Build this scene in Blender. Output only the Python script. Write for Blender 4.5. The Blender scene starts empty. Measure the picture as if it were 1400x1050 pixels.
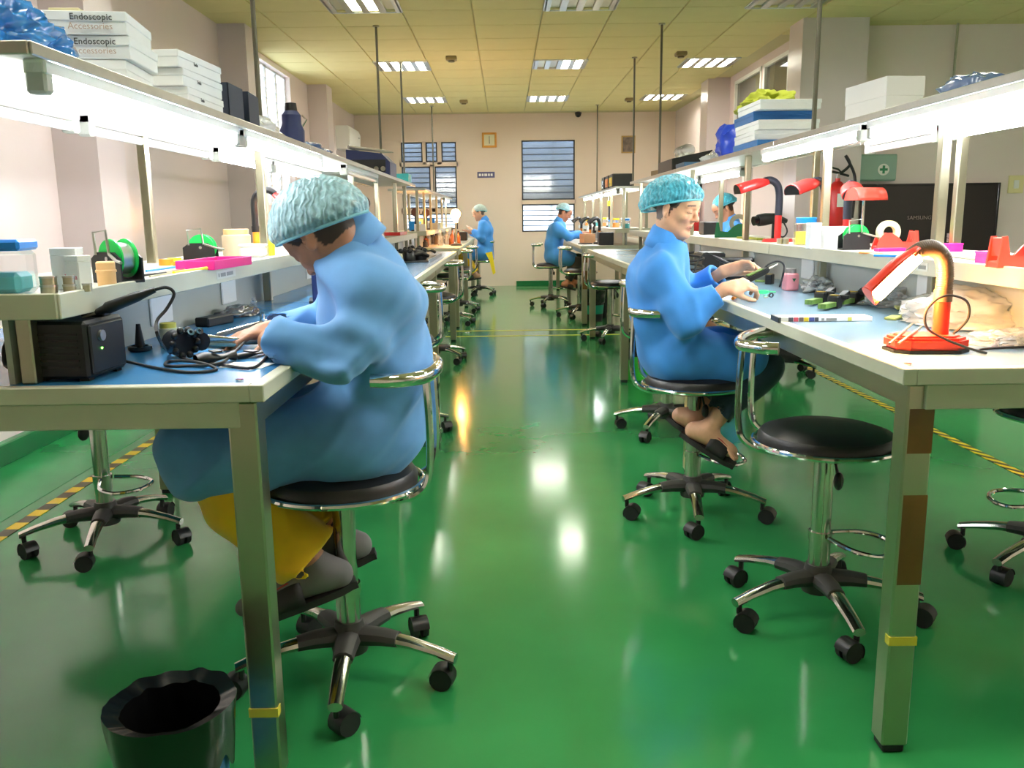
import bpy, bmesh, math, random
import numpy as np
from mathutils import Matrix, Vector, Euler
random.seed(7)
S = bpy.context.scene
COL = S.collection
PI = math.pi
# ------------------------------------------------------------------ camera
F, VPX, VPY, ROLL, CH = 1180.0, 690.0, 298.0, 0.014, 1.18
def _cam():
    d = np.array([(VPX-700)/F, (525-VPY)/F, -1.0]); d /= np.linalg.norm(d)
    up = np.array([-ROLL, 1, 0.0]); z = up-d*(up@d); z /= np.linalg.norm(z)
    return np.stack([np.cross(d, z), d, z])
CM = _cam()
cd = bpy.data.cameras.new('camera'); cam = bpy.data.objects.new('camera', cd); COL.objects.link(cam)
cd.sensor_fit = 'HORIZONTAL'; cd.sensor_width = 36; cd.lens = F/1400*36; cd.clip_start = .02
cam.matrix_world = Matrix.Translation((0, 0, CH)) @ Matrix(CM.tolist()).to_4x4()
S.camera = cam
C0 = np.array([0, 0, CH])
def ray(px, py): return CM @ np.array([(px-700)/F, (525-py)/F, -1.0])
def onz(px, py, z): r = ray(px, py); return Vector(C0+r*((z-CH)/r[2]))
def onx(px, py, x): r = ray(px, py); return Vector(C0+r*(x/r[0]))
def ony(px, py, y): r = ray(px, py); return Vector(C0+r*(y/r[1]))
# ------------------------------------------------------------------ world, exposure
w = bpy.data.worlds.new('world'); S.world = w; w.use_nodes = True
wn = w.node_tree.nodes; wl = w.node_tree.links
bg = wn['Background']; bg.inputs[0].default_value = (.80, .90, 1.0, 1); bg.inputs[1].default_value = 2.6
S.view_settings.view_transform = 'Standard'; S.view_settings.look = 'None'
S.view_settings.gamma = 1; S.view_settings.use_curve_mapping = False
S.view_settings.exposure = 1.42
TUBE_E, PANEL_E, TASK_E = 26.0, 16.0, 30.0
# ------------------------------------------------------------------ helpers
def srgb(*c):
    if len(c) == 1: c = c[0]
    return tuple(((v/255)/12.92 if v/255 <= .04045 else ((v/255+.055)/1.055)**2.4) for v in c)
MATS = {}
def mat(name, rgb=(200, 200, 200), rough=.5, metal=0, noise=None, bump=None, emit=0, alpha=1, trans=0, spec=.5, coat=0, sheen=0, sss=0, vcol=None, ecol=None, stretch=None):
    if name in MATS: return MATS[name]
    m = bpy.data.materials.new(name); m.use_nodes = True; MATS[name] = m
    nt = m.node_tree; N = nt.nodes; L = nt.links; b = N['Principled BSDF']
    c = srgb(*rgb)+(1,)
    b.inputs['Base Color'].default_value = c; b.inputs['Roughness'].default_value = rough
    b.inputs['Metallic'].default_value = metal; b.inputs['Specular IOR Level'].default_value = spec
    b.inputs['Transmission Weight'].default_value = trans; b.inputs['Alpha'].default_value = alpha
    b.inputs['Coat Weight'].default_value = coat; b.inputs['Coat Roughness'].default_value = .08
    b.inputs['Sheen Weight'].default_value = sheen
    if sss: b.inputs['Subsurface Weight'].default_value = sss; b.inputs['Subsurface Radius'].default_value = (.012, .005, .003)
    if emit:
        b.inputs['Emission Color'].default_value = (srgb(*ecol) if ecol else c[:3])+(1,); b.inputs['Emission Strength'].default_value = emit
    tc = None
    def coord():
        nonlocal tc
        if tc is None:
            t = N.new('ShaderNodeTexCoord'); tc = t.outputs['Object']
            if stretch:
                mp = N.new('ShaderNodeMapping'); mp.inputs['Scale'].default_value = stretch; L.new(tc, mp.inputs[0]); tc = mp.outputs[0]
        return tc
    src = None
    if vcol:
        a = N.new('ShaderNodeVertexColor'); a.layer_name = vcol; src = a.outputs[0]; L.new(src, b.inputs['Base Color'])
    if noise:
        sc, amt = noise[:2]
        n = N.new('ShaderNodeTexNoise'); n.inputs['Scale'].default_value = sc; n.inputs['Detail'].default_value = 5; L.new(coord(), n.inputs['Vector'])
        r = N.new('ShaderNodeMapRange'); r.inputs[1].default_value = .3; r.inputs[2].default_value = .7; r.inputs[3].default_value = 1-amt; r.inputs[4].default_value = 1+amt
        L.new(n.outputs['Fac'], r.inputs[0])
        x = N.new('ShaderNodeMix'); x.data_type = 'RGBA'; x.blend_type = 'MULTIPLY'; x.inputs[0].default_value = 1
        x.inputs[6].default_value = c
        if src: L.new(src, x.inputs[6])
        L.new(r.outputs[0], x.inputs[7]); L.new(x.outputs[2], b.inputs['Base Color'])
        r2 = N.new('ShaderNodeMapRange'); r2.inputs[3].default_value = max(.02, rough*(1-amt)); r2.inputs[4].default_value = min(1, rough*(1+amt)); L.new(n.outputs['Fac'], r2.inputs[0]); L.new(r2.outputs[0], b.inputs['Roughness'])
    if bump:
        sc, st = bump[:2]
        n = N.new('ShaderNodeTexNoise'); n.inputs['Scale'].default_value = sc; n.inputs['Detail'].default_value = 4; L.new(coord(), n.inputs['Vector'])
        bp = N.new('ShaderNodeBump'); bp.inputs['Strength'].default_value = st; bp.inputs['Distance'].default_value = bump[2] if len(bump) > 2 else .002
        L.new(n.outputs['Fac'], bp.inputs['Height']); L.new(bp.outputs[0], b.inputs['Normal'])
    return m
def tag(o, label=None, cat=None, group=None, kind=None):
    if label: o['label'] = label
    if cat: o['category'] = cat
    if group: o['group'] = group
    if kind: o['kind'] = kind
    return o
def empty(name, loc=(0, 0, 0), rz=0, label=None, cat=None, group=None):
    o = bpy.data.objects.new(name, None); COL.objects.link(o); o.location = loc; o.rotation_euler = (0, 0, rz); o.empty_display_size = .1
    return tag(o, label, cat, group)
def frame(p0, p1):
    z = (Vector(p1)-Vector(p0)); z.normalize()
    return z.to_track_quat('Z', 'Y').to_matrix().to_4x4()
class MB:
    def __init__(s): s.bm = bmesh.new()
    def box(s, c, d, bev=0, rot=None, seg=1):
        r = bmesh.ops.create_cube(s.bm, size=1)['verts']
        bmesh.ops.scale(s.bm, vec=d, verts=r)
        if bev:
            es = list({e for v in r for e in v.link_edges})
            g = bmesh.ops.bevel(s.bm, geom=es, offset=bev, segments=seg, affect='EDGES', profile=.5)
            r = list({v for f in g['faces'] for v in f.verts} | {v for v in r if v.is_valid})
        M = Matrix.Translation(c) @ (rot.to_4x4() if rot is not None else Matrix())
        bmesh.ops.transform(s.bm, matrix=M, verts=r); return s
    def bounds(s, a, b, bev=0): return s.box([(a[i]+b[i])/2 for i in range(3)], [abs(b[i]-a[i]) for i in range(3)], bev)
    def cyl(s, p0, p1, r0, r1=None, n=16):
        r1 = r0 if r1 is None else r1
        p0 = Vector(p0); p1 = Vector(p1); Q = frame(p0, p1)
        M = Matrix.Translation((p0+p1)/2) @ Q
        bmesh.ops.create_cone(s.bm, cap_ends=True, segments=n, radius1=max(r0, 1e-5), radius2=max(r1, 1e-5), depth=(p1-p0).length, matrix=M); return s
    def ball(s, c, r, M=None, u=16, v=10):
        r = (r, r, r) if isinstance(r, (int, float)) else r
        X = Matrix.Translation(c) @ (M.to_4x4() if M is not None else Matrix()) @ Matrix.Diagonal((*r, 1))
        bmesh.ops.create_uvsphere(s.bm, u_segments=u, v_segments=v, radius=1, matrix=X); return s
    def lathe(s, prof, n=24, M=None, c=(0, 0, 0), close=False):
        X = Matrix.Translation(c) @ (M.to_4x4() if M is not None else Matrix())
        rings = []
        for r, z in prof:
            if r < 1e-6: rings.append([s.bm.verts.new(X @ Vector((0, 0, z)))])
            else: rings.append([s.bm.verts.new(X @ Vector((r*math.cos(2*PI*k/n), r*math.sin(2*PI*k/n), z))) for k in range(n)])
        for a, b in zip(rings, rings[1:]+([rings[0]] if close else [])):
            for k in range(n):
                q = [a[k % len(a)], a[(k+1) % len(a)], b[(k+1) % len(b)], b[k % len(b)]]
                u = []
                for t in q:
                    if t not in u: u.append(t)
                if len(u) > 2:
                    try: s.bm.faces.new(u)
                    except ValueError: pass
        return s
    def prism(s, poly, z0, z1, M=None, bev=0):
        X = M.to_4x4() if M is not None else Matrix()
        a = [s.bm.verts.new(X @ Vector((x, y, z0))) for x, y in poly]; b = [s.bm.verts.new(X @ Vector((x, y, z1))) for x, y in poly]
        n = len(poly); fs = [s.bm.faces.new(a[::-1]), s.bm.faces.new(b)]
        for k in range(n): fs.append(s.bm.faces.new((a[k], a[(k+1) % n], b[(k+1) % n], b[k])))
        if bev:
            es = list({e for f in fs[:2] for e in f.edges})
            bmesh.ops.bevel(s.bm, geom=es, offset=bev, segments=2, affect='EDGES')
        return s
    def tube(s, pts, r, n=8, closed=False, sub=0, caps=True):
        P = [Vector(p) for p in pts]
        R = list(r) if isinstance(r, (list, tuple)) else [r]*len(P)
        if sub: P, R = catmull(P, R, sub, closed)
        m = len(P); rings = []; up = None
        for i in range(m):
            if closed: t = P[(i+1) % m]-P[i-1]
            else: t = P[min(i+1, m-1)]-P[max(i-1, 0)]
            if t.length < 1e-9: t = Vector((0, 0, 1))
            t.normalize()
            if up is None:
                up = Vector((0, 0, 1)) if abs(t.z) < .9 else Vector((1, 0, 0))
            up = (up-t*up.dot(t))
            if up.length < 1e-6: up = t.orthogonal()
            up.normalize(); sd = t.cross(up)
            rings.append([s.bm.verts.new(P[i]+(up*math.cos(2*PI*k/n)+sd*math.sin(2*PI*k/n))*R[i]) for k in range(n)])
        for i in range(m if closed else m-1):
            a = rings[i]; b = rings[(i+1) % m]
            for k in range(n): s.bm.faces.new((a[k], a[(k+1) % n], b[(k+1) % n], b[k]))
        if caps and not closed: s.bm.faces.new(rings[0][::-1]); s.bm.faces.new(rings[-1])
        return s
    def grid(s, fn, nu, nv, closeu=False):
        V = [[s.bm.verts.new(fn(i/(nu if closeu else nu-1), j/(nv-1))) for j in range(nv)] for i in range(nu)]
        for i in range(nu if closeu else nu-1):
            for j in range(nv-1): s.bm.faces.new((V[i][j], V[(i+1) % nu][j], V[(i+1) % nu][j+1], V[i][j+1]))
        return s
    def quad(s, *p): s.bm.faces.new([s.bm.verts.new(q) for q in p]); return s
    def build(s, name, m, parent=None, smooth=35, loc=None, rz=0):
        bmesh.ops.recalc_face_normals(s.bm, faces=s.bm.faces)
        me = bpy.data.meshes.new(name); s.bm.to_mesh(me); s.bm.free()
        if smooth:
            me.polygons.foreach_set('use_smooth', [True]*len(me.polygons)); me.set_sharp_from_angle(angle=math.radians(smooth))
        return obj(name, me, m, parent, loc, rz)
def obj(name, me, m, parent=None, loc=None, rz=0):
    o = bpy.data.objects.new(name, me); COL.objects.link(o)
    if m and not me.materials: me.materials.append(m)
    if parent: o.parent = parent
    if loc is not None: o.location = loc
    if rz: o.rotation_euler.z = rz
    return o
def catmull(P, R, sub, closed=False):
    n = len(P); out = []; ro = []
    for i in range(n if closed else n-1):
        g = (lambda k: k % n) if closed else (lambda k: min(max(k, 0), n-1))
        a, b, c, d = P[g(i-1)], P[g(i)], P[g(i+1)], P[g(i+2)]
        for k in range(sub):
            t = k/sub
            out.append(.5*((2*b)+(c-a)*t+(2*a-5*b+4*c-d)*t*t+(3*b-a-3*c+d)*t**3)); ro.append(R[g(i)]*(1-t)+R[g(i+1)]*t)
    if not closed: out.append(P[-1]); ro.append(R[-1])
    return out, ro
def copy_tree(o, parent=None):
    c = o.copy(); COL.objects.link(c); c.parent = parent
    for ch in o.children: copy_tree(ch, c)
    return c
def rotm(x=0, y=0, z=0): return Euler((x, y, z)).to_matrix()
def text(name, body, size, m, M, parent=None, bold=0, align='LEFT', extr=.0004, sx=1):
    cu = bpy.data.curves.new(name, 'FONT'); cu.body = body; cu.size = size; cu.extrude = extr; cu.offset = bold; cu.align_x = align; cu.resolution_u = 2
    t = bpy.data.objects.new(name, cu); COL.objects.link(t)
    dg = bpy.context.evaluated_depsgraph_get(); me = bpy.data.meshes.new_from_object(t.evaluated_get(dg))
    bpy.data.objects.remove(t); me.transform(M @ Matrix.Diagonal((sx, 1, 1, 1))); me.materials.clear()
    return obj(name, me, m, parent)
def basis(o, x, y):   # matrix with local x,y axes along x,y at o (text lies in that plane)
    x = Vector(x).normalized(); y = Vector(y).normalized(); z = x.cross(y)
    M = Matrix((x, y, z)).transposed().to_4x4(); M.translation = o; return M
# ------------------------------------------------------------------ materials
def stripe_mat(name, ca, cb, period, angle=0):
    m = mat(name, ca, .45); nt = m.node_tree; N = nt.nodes; L = nt.links; b = N['Principled BSDF']
    t = N.new('ShaderNodeTexCoord'); sp = N.new('ShaderNodeSeparateXYZ'); L.new(t.outputs['Object'], sp.inputs[0])
    a = N.new('ShaderNodeMath'); a.operation = 'MULTIPLY_ADD'; a.inputs[1].default_value = math.tan(angle); L.new(sp.outputs[0], a.inputs[0]); L.new(sp.outputs[1], a.inputs[2])
    d = N.new('ShaderNodeMath'); d.operation = 'DIVIDE'; d.inputs[1].default_value = period; L.new(a.outputs[0], d.inputs[0])
    f = N.new('ShaderNodeMath'); f.operation = 'FRACT'; L.new(d.outputs[0], f.inputs[0])
    g = N.new('ShaderNodeMath'); g.operation = 'GREATER_THAN'; g.inputs[1].default_value = .5; L.new(f.outputs[0], g.inputs[0])
    x = N.new('ShaderNodeMix'); x.data_type = 'RGBA'; x.inputs[6].default_value = srgb(*ca)+(1,); x.inputs[7].default_value = srgb(*cb)+(1,)
    L.new(g.outputs[0], x.inputs[0]); L.new(x.outputs[2], b.inputs['Base Color']); return m
M_floor = mat('green_epoxy', (50, 142, 80), .13, noise=(1.3, .16), bump=(7, .035, .01), spec=.6)
M_floor_band = mat('bright_green_paint', (40, 140, 78), .25, noise=(3, .1))
M_wall = mat('pink_white_gloss_paint', (236, 220, 218), .22, noise=(.7, .02), bump=(30, .04))
M_back = mat('cream_wall_paint', (232, 214, 198), .4, noise=(.8, .025))
M_pillar = mat('grey_pillar_paint', (214, 200, 200), .28, noise=(1, .02))
M_ceil = mat('ceiling_tile_paint', (224, 212, 152), .85, noise=(5, .02), bump=(200, .1))
M_grid = mat('ceiling_grid_metal', (200, 190, 140), .6)
M_green = mat('dark_green_skirting_paint', (24, 112, 62), .3, noise=(6, .12))
M_alu = mat('brushed_aluminium', (190, 190, 182), .3, 1, noise=(20, .06))
M_steel = mat('stainless_steel', (178, 174, 150), .30, 1, noise=(3, .04))
M_chrome = mat('chrome', (222, 222, 220), .07, 1)
M_chrome_d = mat('worn_chrome', (196, 196, 186), .16, 1, noise=(30, .08))
M_trim = mat('cream_bench_edging', (196, 196, 176), .4, noise=(9, .04))
M_white = mat('white_paint', (236, 236, 232), .45)
M_shelf = mat('cream_laminate_shelf', (214, 210, 196), .4, noise=(8, .03))
M_blue_top = mat('blue_antistatic_laminate', (58, 130, 186), .22, noise=(4, .05), bump=(300, .03))
M_blue_sheen = mat('blue_laminate_painted_sheen', (118, 150, 172), .24, noise=(4, .05), bump=(300, .03))  # blue top greyed: reflected light painted into the base colour
M_panel = mat('grey_power_panel', (176, 180, 172), .5)
M_black = mat('black_plastic', (20, 20, 22), .42)
M_black_g = mat('black_gloss_plastic', (12, 12, 14), .12)
M_rubber = mat('black_rubber', (26, 26, 27), .62)
M_vinyl = mat('black_vinyl', (24, 22, 23), .38, bump=(260, .15))
M_hub = mat('charcoal_hub_plastic', (58, 56, 54), .5)
M_tube_on = mat('lit_fluorescent_tube', (255, 255, 255), .3, emit=TUBE_E, ecol=(250, 252, 255))
M_tube_off = mat('unlit_fluorescent_tube', (246, 244, 240), .18, coat=.5)
M_panel_on = mat('lit_ceiling_lamp_cell', (255, 255, 255), .4, emit=PANEL_E, ecol=(255, 252, 236))
M_panel_off = mat('unlit_ceiling_lamp_cell', (200, 196, 170), .35, .6)
M_glass = mat('window_glass', (235, 240, 245), .03, trans=.95, spec=.5)
M_dark = mat('dark_window_frame', (46, 50, 56), .45)
M_red = mat('red_plastic', (214, 42, 40), .3)
M_coral = mat('coral_red_plastic', (236, 72, 58), .32)
M_paper = mat('white_paper', (240, 240, 238), .7)
M_card = mat('white_card_box', (232, 235, 238), .6, noise=(12, .02))
M_ink = mat('dark_print', (60, 62, 66), .6)
M_clear = mat('clear_plastic', (240, 245, 248), .08, trans=.85, alpha=.45)
# ------------------------------------------------------------------ the room
ZC, YB, XL, XR, YP = 2.92, 15.35, -2.55, 2.95, 8.6
XE, YF = 5.8, -1.6
def struct(o): o['kind'] = 'structure'; return o
floor = struct(MB().bounds((XL-.3, YF-.3, -.1), (XE+.3, YB+.3, 0)).build('floor', M_floor, smooth=0))
MB().bounds((XL, 1.0, -.001), (XL+.50, YB, .0015)).build('painted_band', M_floor_band, floor)
MB().bounds((.19, YB-.62, -.001), (XR, YB, .0012)).build('painted_band', M_floor_band, floor)
ceil = struct(MB().bounds((XL-.3, YF-.3, ZC+.012), (XE+.3, YB+.3, ZC+.1)).build('ceiling', M_grid, smooth=0))
def wall_holes(name, m, axis, pos, thick, a0, a1, z0, z1, holes):
    """wall in the plane axis=pos built of boxes around rectangular holes [(a,b,za,zb)]"""
    mb = MB(); cuts = sorted({a0, a1, *[h[0] for h in holes], *[h[1] for h in holes]})
    for u0, u1 in zip(cuts, cuts[1:]):
        hs = sorted([h for h in holes if h[0] < (u0+u1)/2 < h[1]], key=lambda h: h[2]); z = z0
        for h in hs+[(0, 0, z1, z1)]:
            if h[2] > z+1e-4:
                if axis == 'x': mb.bounds((pos, u0, z), (pos+thick, u1, h[2]))
                else: mb.bounds((u0, pos, z), (u1, pos+thick, h[2]))
            z = h[3]
    bmesh.ops.remove_doubles(mb.bm, verts=mb.bm.verts, dist=1e-5)
    return struct(mb.build(name, m, smooth=0))
WL = (9.55, 10.85, 1.35, 2.86)
wall_left = wall_holes('wall_left', M_wall, 'x', XL, -.25, YF, YB, 0, ZC+.05, [WL])
B1 = [(-1.78, -1.40, 2.14, 2.485), (-1.34, -1.08+.0, 2.14, 2.485), (-1.02, -.80, 2.14, 2.485)]
W2 = (-1.80, -.79, .98, 2.50); W3 = (.285, 1.245, .915, 2.505)
wall_back = wall_holes('wall_back', M_back, 'y', YB, .25, XL-.25, XR+.25, 0, ZC+.05, [W2, W3])
WR = [(9.30, 10.20, 2.02, 2.84), (10.28, 11.45, 2.02, 2.84)]
wall_right = wall_holes('wall_right', M_wall, 'x', XR, .25, YP+.25, YB, 0, ZC+.05, WR)
wall_part = struct(MB().bounds((XR, YP, 0), (XE, YP+.25, ZC+.05)).build('wall_partition', M_wall, smooth=0))
wall_east = struct(MB().bounds((XE, YF, 0), (XE+.25, YP+.25, ZC+.05)).build('wall_east', M_wall, smooth=0))
wall_front = struct(MB().bounds((XL-.25, YF-.25, 0), (XE+.25, YF, ZC+.05)).build('wall_front', M_wall, smooth=0))
for y in (5.07, 8.2, 11.79):
    MB().bounds((XL-.02, y, 0), (-2.30, y+.36, ZC+.03)).build('pillar', M_pillar, wall_left)
MB().bounds((2.72, YP-.36, 0), (3.32, YP+.02, ZC+.03)).build('pillar', M_pillar, wall_part)
MB().bounds((2.66, 11.7, 0), (XR+.02, 12.1, ZC+.03)).build('pillar', M_pillar, wall_right)
# skirting
struct(MB().bounds((XL, YF, 0), (XL+.05, YB, .11), .006).build('baseboard_left', M_green, smooth=0))
struct(MB().bounds((.19, YB-.04, 0), (XR, YB, .085), .006).build('baseboard_back', M_green, smooth=0))
struct(MB().bounds((XR, YP-.03, 0), (XE, YP, .1), .006).build('baseboard_partition', M_green, smooth=0))
# ceiling tiles, lamps
lamp_cells = set()
LAMPS = []   # (x0, y0, lit list, label)
T = .6; X0 = -1.46-2*T   # tile columns start
def tile_xy(ix, iy): return X0+ix*T, 6.86+iy*T
tile_me = None
rows_y = {0: 1, 1: 5.55, 2: 10.4}
lamp_xy = []
for r, y in enumerate((7.25, 10.19, 13.10, 4.25, 1.25)):  # last two rows are unseen, added to brighten the near floor
    for x in (-1.45, .36, 2.08): lamp_xy.append((x, y))
for y in (4.25, 1.25):
    for x in (3.90, 4.80): lamp_xy.append((x, y))  # unseen columns added to throw more light on the right side
def in_lamp(cx, cy): return any(lx-.02 < cx < lx+.62 and ly-.02 < cy < ly+.62 for lx, ly in lamp_xy)
bmT = MB().box((0, 0, .006), (T-.012, T-.012, .016), .003); tile_me = None
for iy in range(-2, 15):
    y = 6.59+iy*T+.3
    if y+.3 > YB: break
    for ix in range(-1, 15):
        x = -1.45+(ix-1)*T+.3
        lim = XR if y > YP+.1 else XE
        if x-.3 < XL-.35 or x-.3 > lim-.05: continue
        if y > YP+.1 and x > XR-.1: continue
        if y < 5.9 and ix % 2: pass
        if in_lamp(x, y): continue
        if tile_me is None: o = bmT.build('ceiling_tile', M_ceil, ceil); tile_me = o.data; o.location = (x, y, ZC)
        else: o = obj('ceiling_tile', tile_me, None, ceil, (x, y, ZC))
def ceiling_lamp(x, y, lit, label):
    e = empty('ceiling_lamp', (x+.3, y+.3, ZC), label=label, cat='ceiling light', group='square louvre lamps in the ceiling')
    mb = MB()
    for sx in (-1, 1): mb.box((sx*.292, 0, .004), (.016, .6, .03), .002); mb.box((0, sx*.292, .004), (.57, .016, .03), .002)
    mb.build('frame', M_white, e)
    for k in range(4):
        cx = -.21+.14*k
        MB().box((cx, 0, .014), (.078, .55, .012), .003).build('lamp_cell', M_panel_on if lit[k] else M_panel_off, e)
    for k in range(5): MB().box((-.28+.14*k, 0, .003), (.06, .555, .028), .002).build('louvre', M_alu, e)
    return e
names = [('left', 'nearest row'), ('middle', 'nearest row'), ('right', 'nearest row'), ('left', 'middle row'), ('middle', 'middle row'), ('right', 'middle row'), ('left', 'far row by the back wall'), ('middle', 'far row by the back wall'), ('right', 'far row by the back wall')]
lits = [(1, 1, 1, 1), (0, 0, 0, 0), (0, 0, 0, 0), (1, 1, 1, 1), (0, 0, 1, 1), (1, 1, 1, 1), (1, 1, 1, 1), (1, 1, 1, 1), (1, 1, 1, 1)]
lits[0] = (0, 1, 1, 0); lits += [(1, 1, 1, 1)]*6
names += [(a, b) for b in ('row above the workers', 'row above the near bench ends') for a in ('left', 'middle', 'right')]
lits += [(1, 1, 1, 1)]*4; names += [(a, b) for b in ('row above the workers', 'row above the near bench ends') for a in ('second from right', 'rightmost')]
for (x, y), nm, lt in zip(lamp_xy, names, lits):
    ceiling_lamp(x, y, lt, 'square louvred ceiling lamp, %s of the %s' % (nm[0], nm[1]))
# ------------------------------------------------------------------ windows
def louvre_window(root, axis, pos, a0, a1, z0, z1, n, fm, gm, tilt=.5, depth=.10, fw=.022):
    """one casement: frame bars + n glass louvre blades"""
    def B(u0, u1, za, zb, d0, d1): return ((pos+d0, u0, za), (pos+d1, u1, zb)) if axis == 'x' else ((u0, pos+d0, za), (u1, pos+d1, zb))
    mb = MB()
    for q in ((a0, a0+fw, z0, z1), (a1-fw, a1, z0, z1), (a0, a1, z0, z0+fw), (a0, a1, z1-fw, z1)): mb.bounds(*B(*q, .02, .06))
    fr = mb.build('window_frame', fm, root, smooth=0)
    h = (z1-z0-2*fw)/n
    for k in range(n):
        zc = z0+fw+h*(k+.5); w_ = a1-a0-2*fw
        if axis == 'y' and k: MB().bounds((a0+fw, pos+.03, z0+fw+h*k-.007), (a1-fw, pos+.05, z0+fw+h*k+.007)).build('glazing_bar', fm, fr, smooth=0)
        if axis == 'x': MB().box((pos+.04, (a0+a1)/2, zc), (.006, w_, h*1.05), rot=rotm(y=tilt)).build('glass_louvre', gm, fr, smooth=0)
        else: MB().box(((a0+a1)/2, pos+.04, zc), (w_, .006, h*1.05), rot=rotm(x=-tilt)).build('glass_louvre', gm, fr, smooth=0)
M_frost = mat('frosted_louvre_glass', (200, 210, 222), .12, trans=.8)
M_frostb = mat('bright_louvre_glass', (245, 248, 250), .15, trans=.9)
win1 = struct(empty('window_1', (0, 0, 0)))
yy = WL[0]
for k in range(3): louvre_window(win1, 'x', XL-.12, WL[0]+.433*k, WL[0]+.433*(k+1)-.0, WL[2], WL[3], 14, M_white, M_frostb, .45)
win2 = struct(empty('window_2'))
mb = MB()
for q in ((W2[0], W2[0]+.03, W2[2], W2[3]), (W2[1]-.03, W2[1], W2[2], W2[3]), (W2[0], W2[1], W2[3]-.025, W2[3]), (W2[0], W2[1], W2[2], W2[2]+.02), (W2[0], W2[1], 2.07, 2.14), (W2[0], W2[1], 1.27, 1.36),
          (-1.40, -1.345, 2.10, 2.49), (-1.145, -1.075, 2.10, 2.49), (-1.275, -1.20, 1.30, 2.10)):
    mb.bounds((q[0], YB+.0, q[2]), (q[1], YB+.12, q[3]))
mb.build('window_surround', M_back, win2, smooth=0)
for a, b, z0, z1, n in ((-1.77, -1.40, 2.145, 2.475, 4), (-1.345, -1.145, 2.145, 2.475, 4), (-1.075, -.82, 2.145, 2.475, 4), (-1.77, -1.275, 1.36, 2.07, 8), (-1.20, -.82, 1.36, 2.07, 8), (-1.77, -.82, 1.0, 1.27, 4)):
    louvre_window(win2, 'y', YB, a, b, z0, z1, n, M_dark, M_frost, .25)
win3 = struct(empty('window_3'))
mb = MB()
for q in ((W3[0], W3[0]+.02, W3[2], W3[3]), (W3[1]-.02, W3[1], W3[2], W3[3]), (W3[0], W3[1], W3[3]-.02, W3[3]), (W3[0], W3[1], W3[2], W3[2]+.02), (W3[0], W3[1], 1.41, 1.48)):
    mb.bounds((q[0], YB+.0, q[2]), (q[1], YB+.12, q[3]))
mb.build('window_surround', M_back, win3, smooth=0)
louvre_window(win3, 'y', YB, W3[0]+.02, W3[1]-.02, 1.48, W3[3]-.02, 9, M_dark, M_frost, .25)
louvre_window(win3, 'y', YB, W3[0]+.02, W3[1]-.02, W3[2]+.02, 1.41, 5, M_dark, M_frost, .25)
for k, h in enumerate(WR):
    e = struct(empty('window_%d' % (4+k)))
    mb = MB()
    for q in ((h[0], h[0]+.05, h[2], h[3]), (h[1]-.05, h[1], h[2], h[3]), (h[0], h[1], h[2], h[2]+.05), (h[0], h[1], h[3]-.04, h[3])): mb.bounds((XR-.01, q[0], q[2]), (XR+.07, q[1], q[3]))
    mb.build('window_frame', M_white, e, smooth=0)
    MB().bounds((XR+.02, h[0]+.05, h[2]+.05), (XR+.03, h[1]-.05, h[3]-.04)).build('window_pane', mat('office_glass', (120, 118, 108), .04, .35), e, smooth=0)
# outside structure behind the back windows
M_out = mat('outside_galvanised_steel', (96, 106, 116), .6)
M_outd = mat('outside_dark_sheet', (52, 58, 64), .7)
can = tag(empty('outdoor_canopy', (0, YB+3, 0)), 'grey steel canopy with beams and dark fascia outside the back windows', 'canopy')
MB().bounds((-4, .0, 1.78), (4, .12, 3.6)).build('roof_sheet', mat('outside_grey_sheet', (136, 148, 160), .6), can, smooth=0)
MB().bounds((-4, -.4, 1.42), (4, -.3, 1.78)).build('fascia', M_outd, can, smooth=0)
for k in range(7): MB().bounds((-4, -.1, 1.85+.13*k), (4, -.06, 1.885+.13*k)).build('purlin', M_out, can, smooth=0)
for k in range(9): MB().cyl((-3.6+.9*k, -.05, -.2), (-3.45+.9*k, -.05, 3.0), .03, n=8).build('post', M_out, can)
# ------------------------------------------------------------------ floor tape
def tape(x0, y0, x1, y1, wd, m, label):
    L_ = math.hypot(x1-x0, y1-y0); a = math.atan2(x1-x0, y1-y0)
    o = MB().bounds((-wd/2, 0, 0), (wd/2, L_, .0022)).build('floor_tape', m, smooth=0)
    o.location = (x0, y0, .0004); o.rotation_euler.z = -a
    return tag(o, label, 'floor tape', 'marking tape on the floor')
MT1 = stripe_mat('yellow_black_block_tape', (226, 196, 30), (70, 66, 44), .155)
MT2 = stripe_mat('yellow_black_diagonal_tape', (226, 200, 24), (52, 50, 36), .11, 1.05)
M_ytape = mat('yellow_tape', (222, 204, 70), .4)
tape(-1.955, 2.0, -1.955, 15.0, .055, MT1, 'yellow and black block tape on the floor along the left wall')
tape(2.33, 1.0, 2.40, 14.9, .05, MT2, 'yellow and black diagonal tape beyond the right bench')
tape(3.02, 1.0, 2.98, 8.2, .05, MT2, 'yellow and black diagonal tape at the far right of the floor')
tape(-.62, 8.72, 1.2, 8.72, .04, M_ytape, 'nearer thin yellow line across the aisle floor')
tape(-.62, 9.15, 1.2, 9.15, .04, M_ytape, 'farther thin yellow line across the aisle floor')
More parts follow.
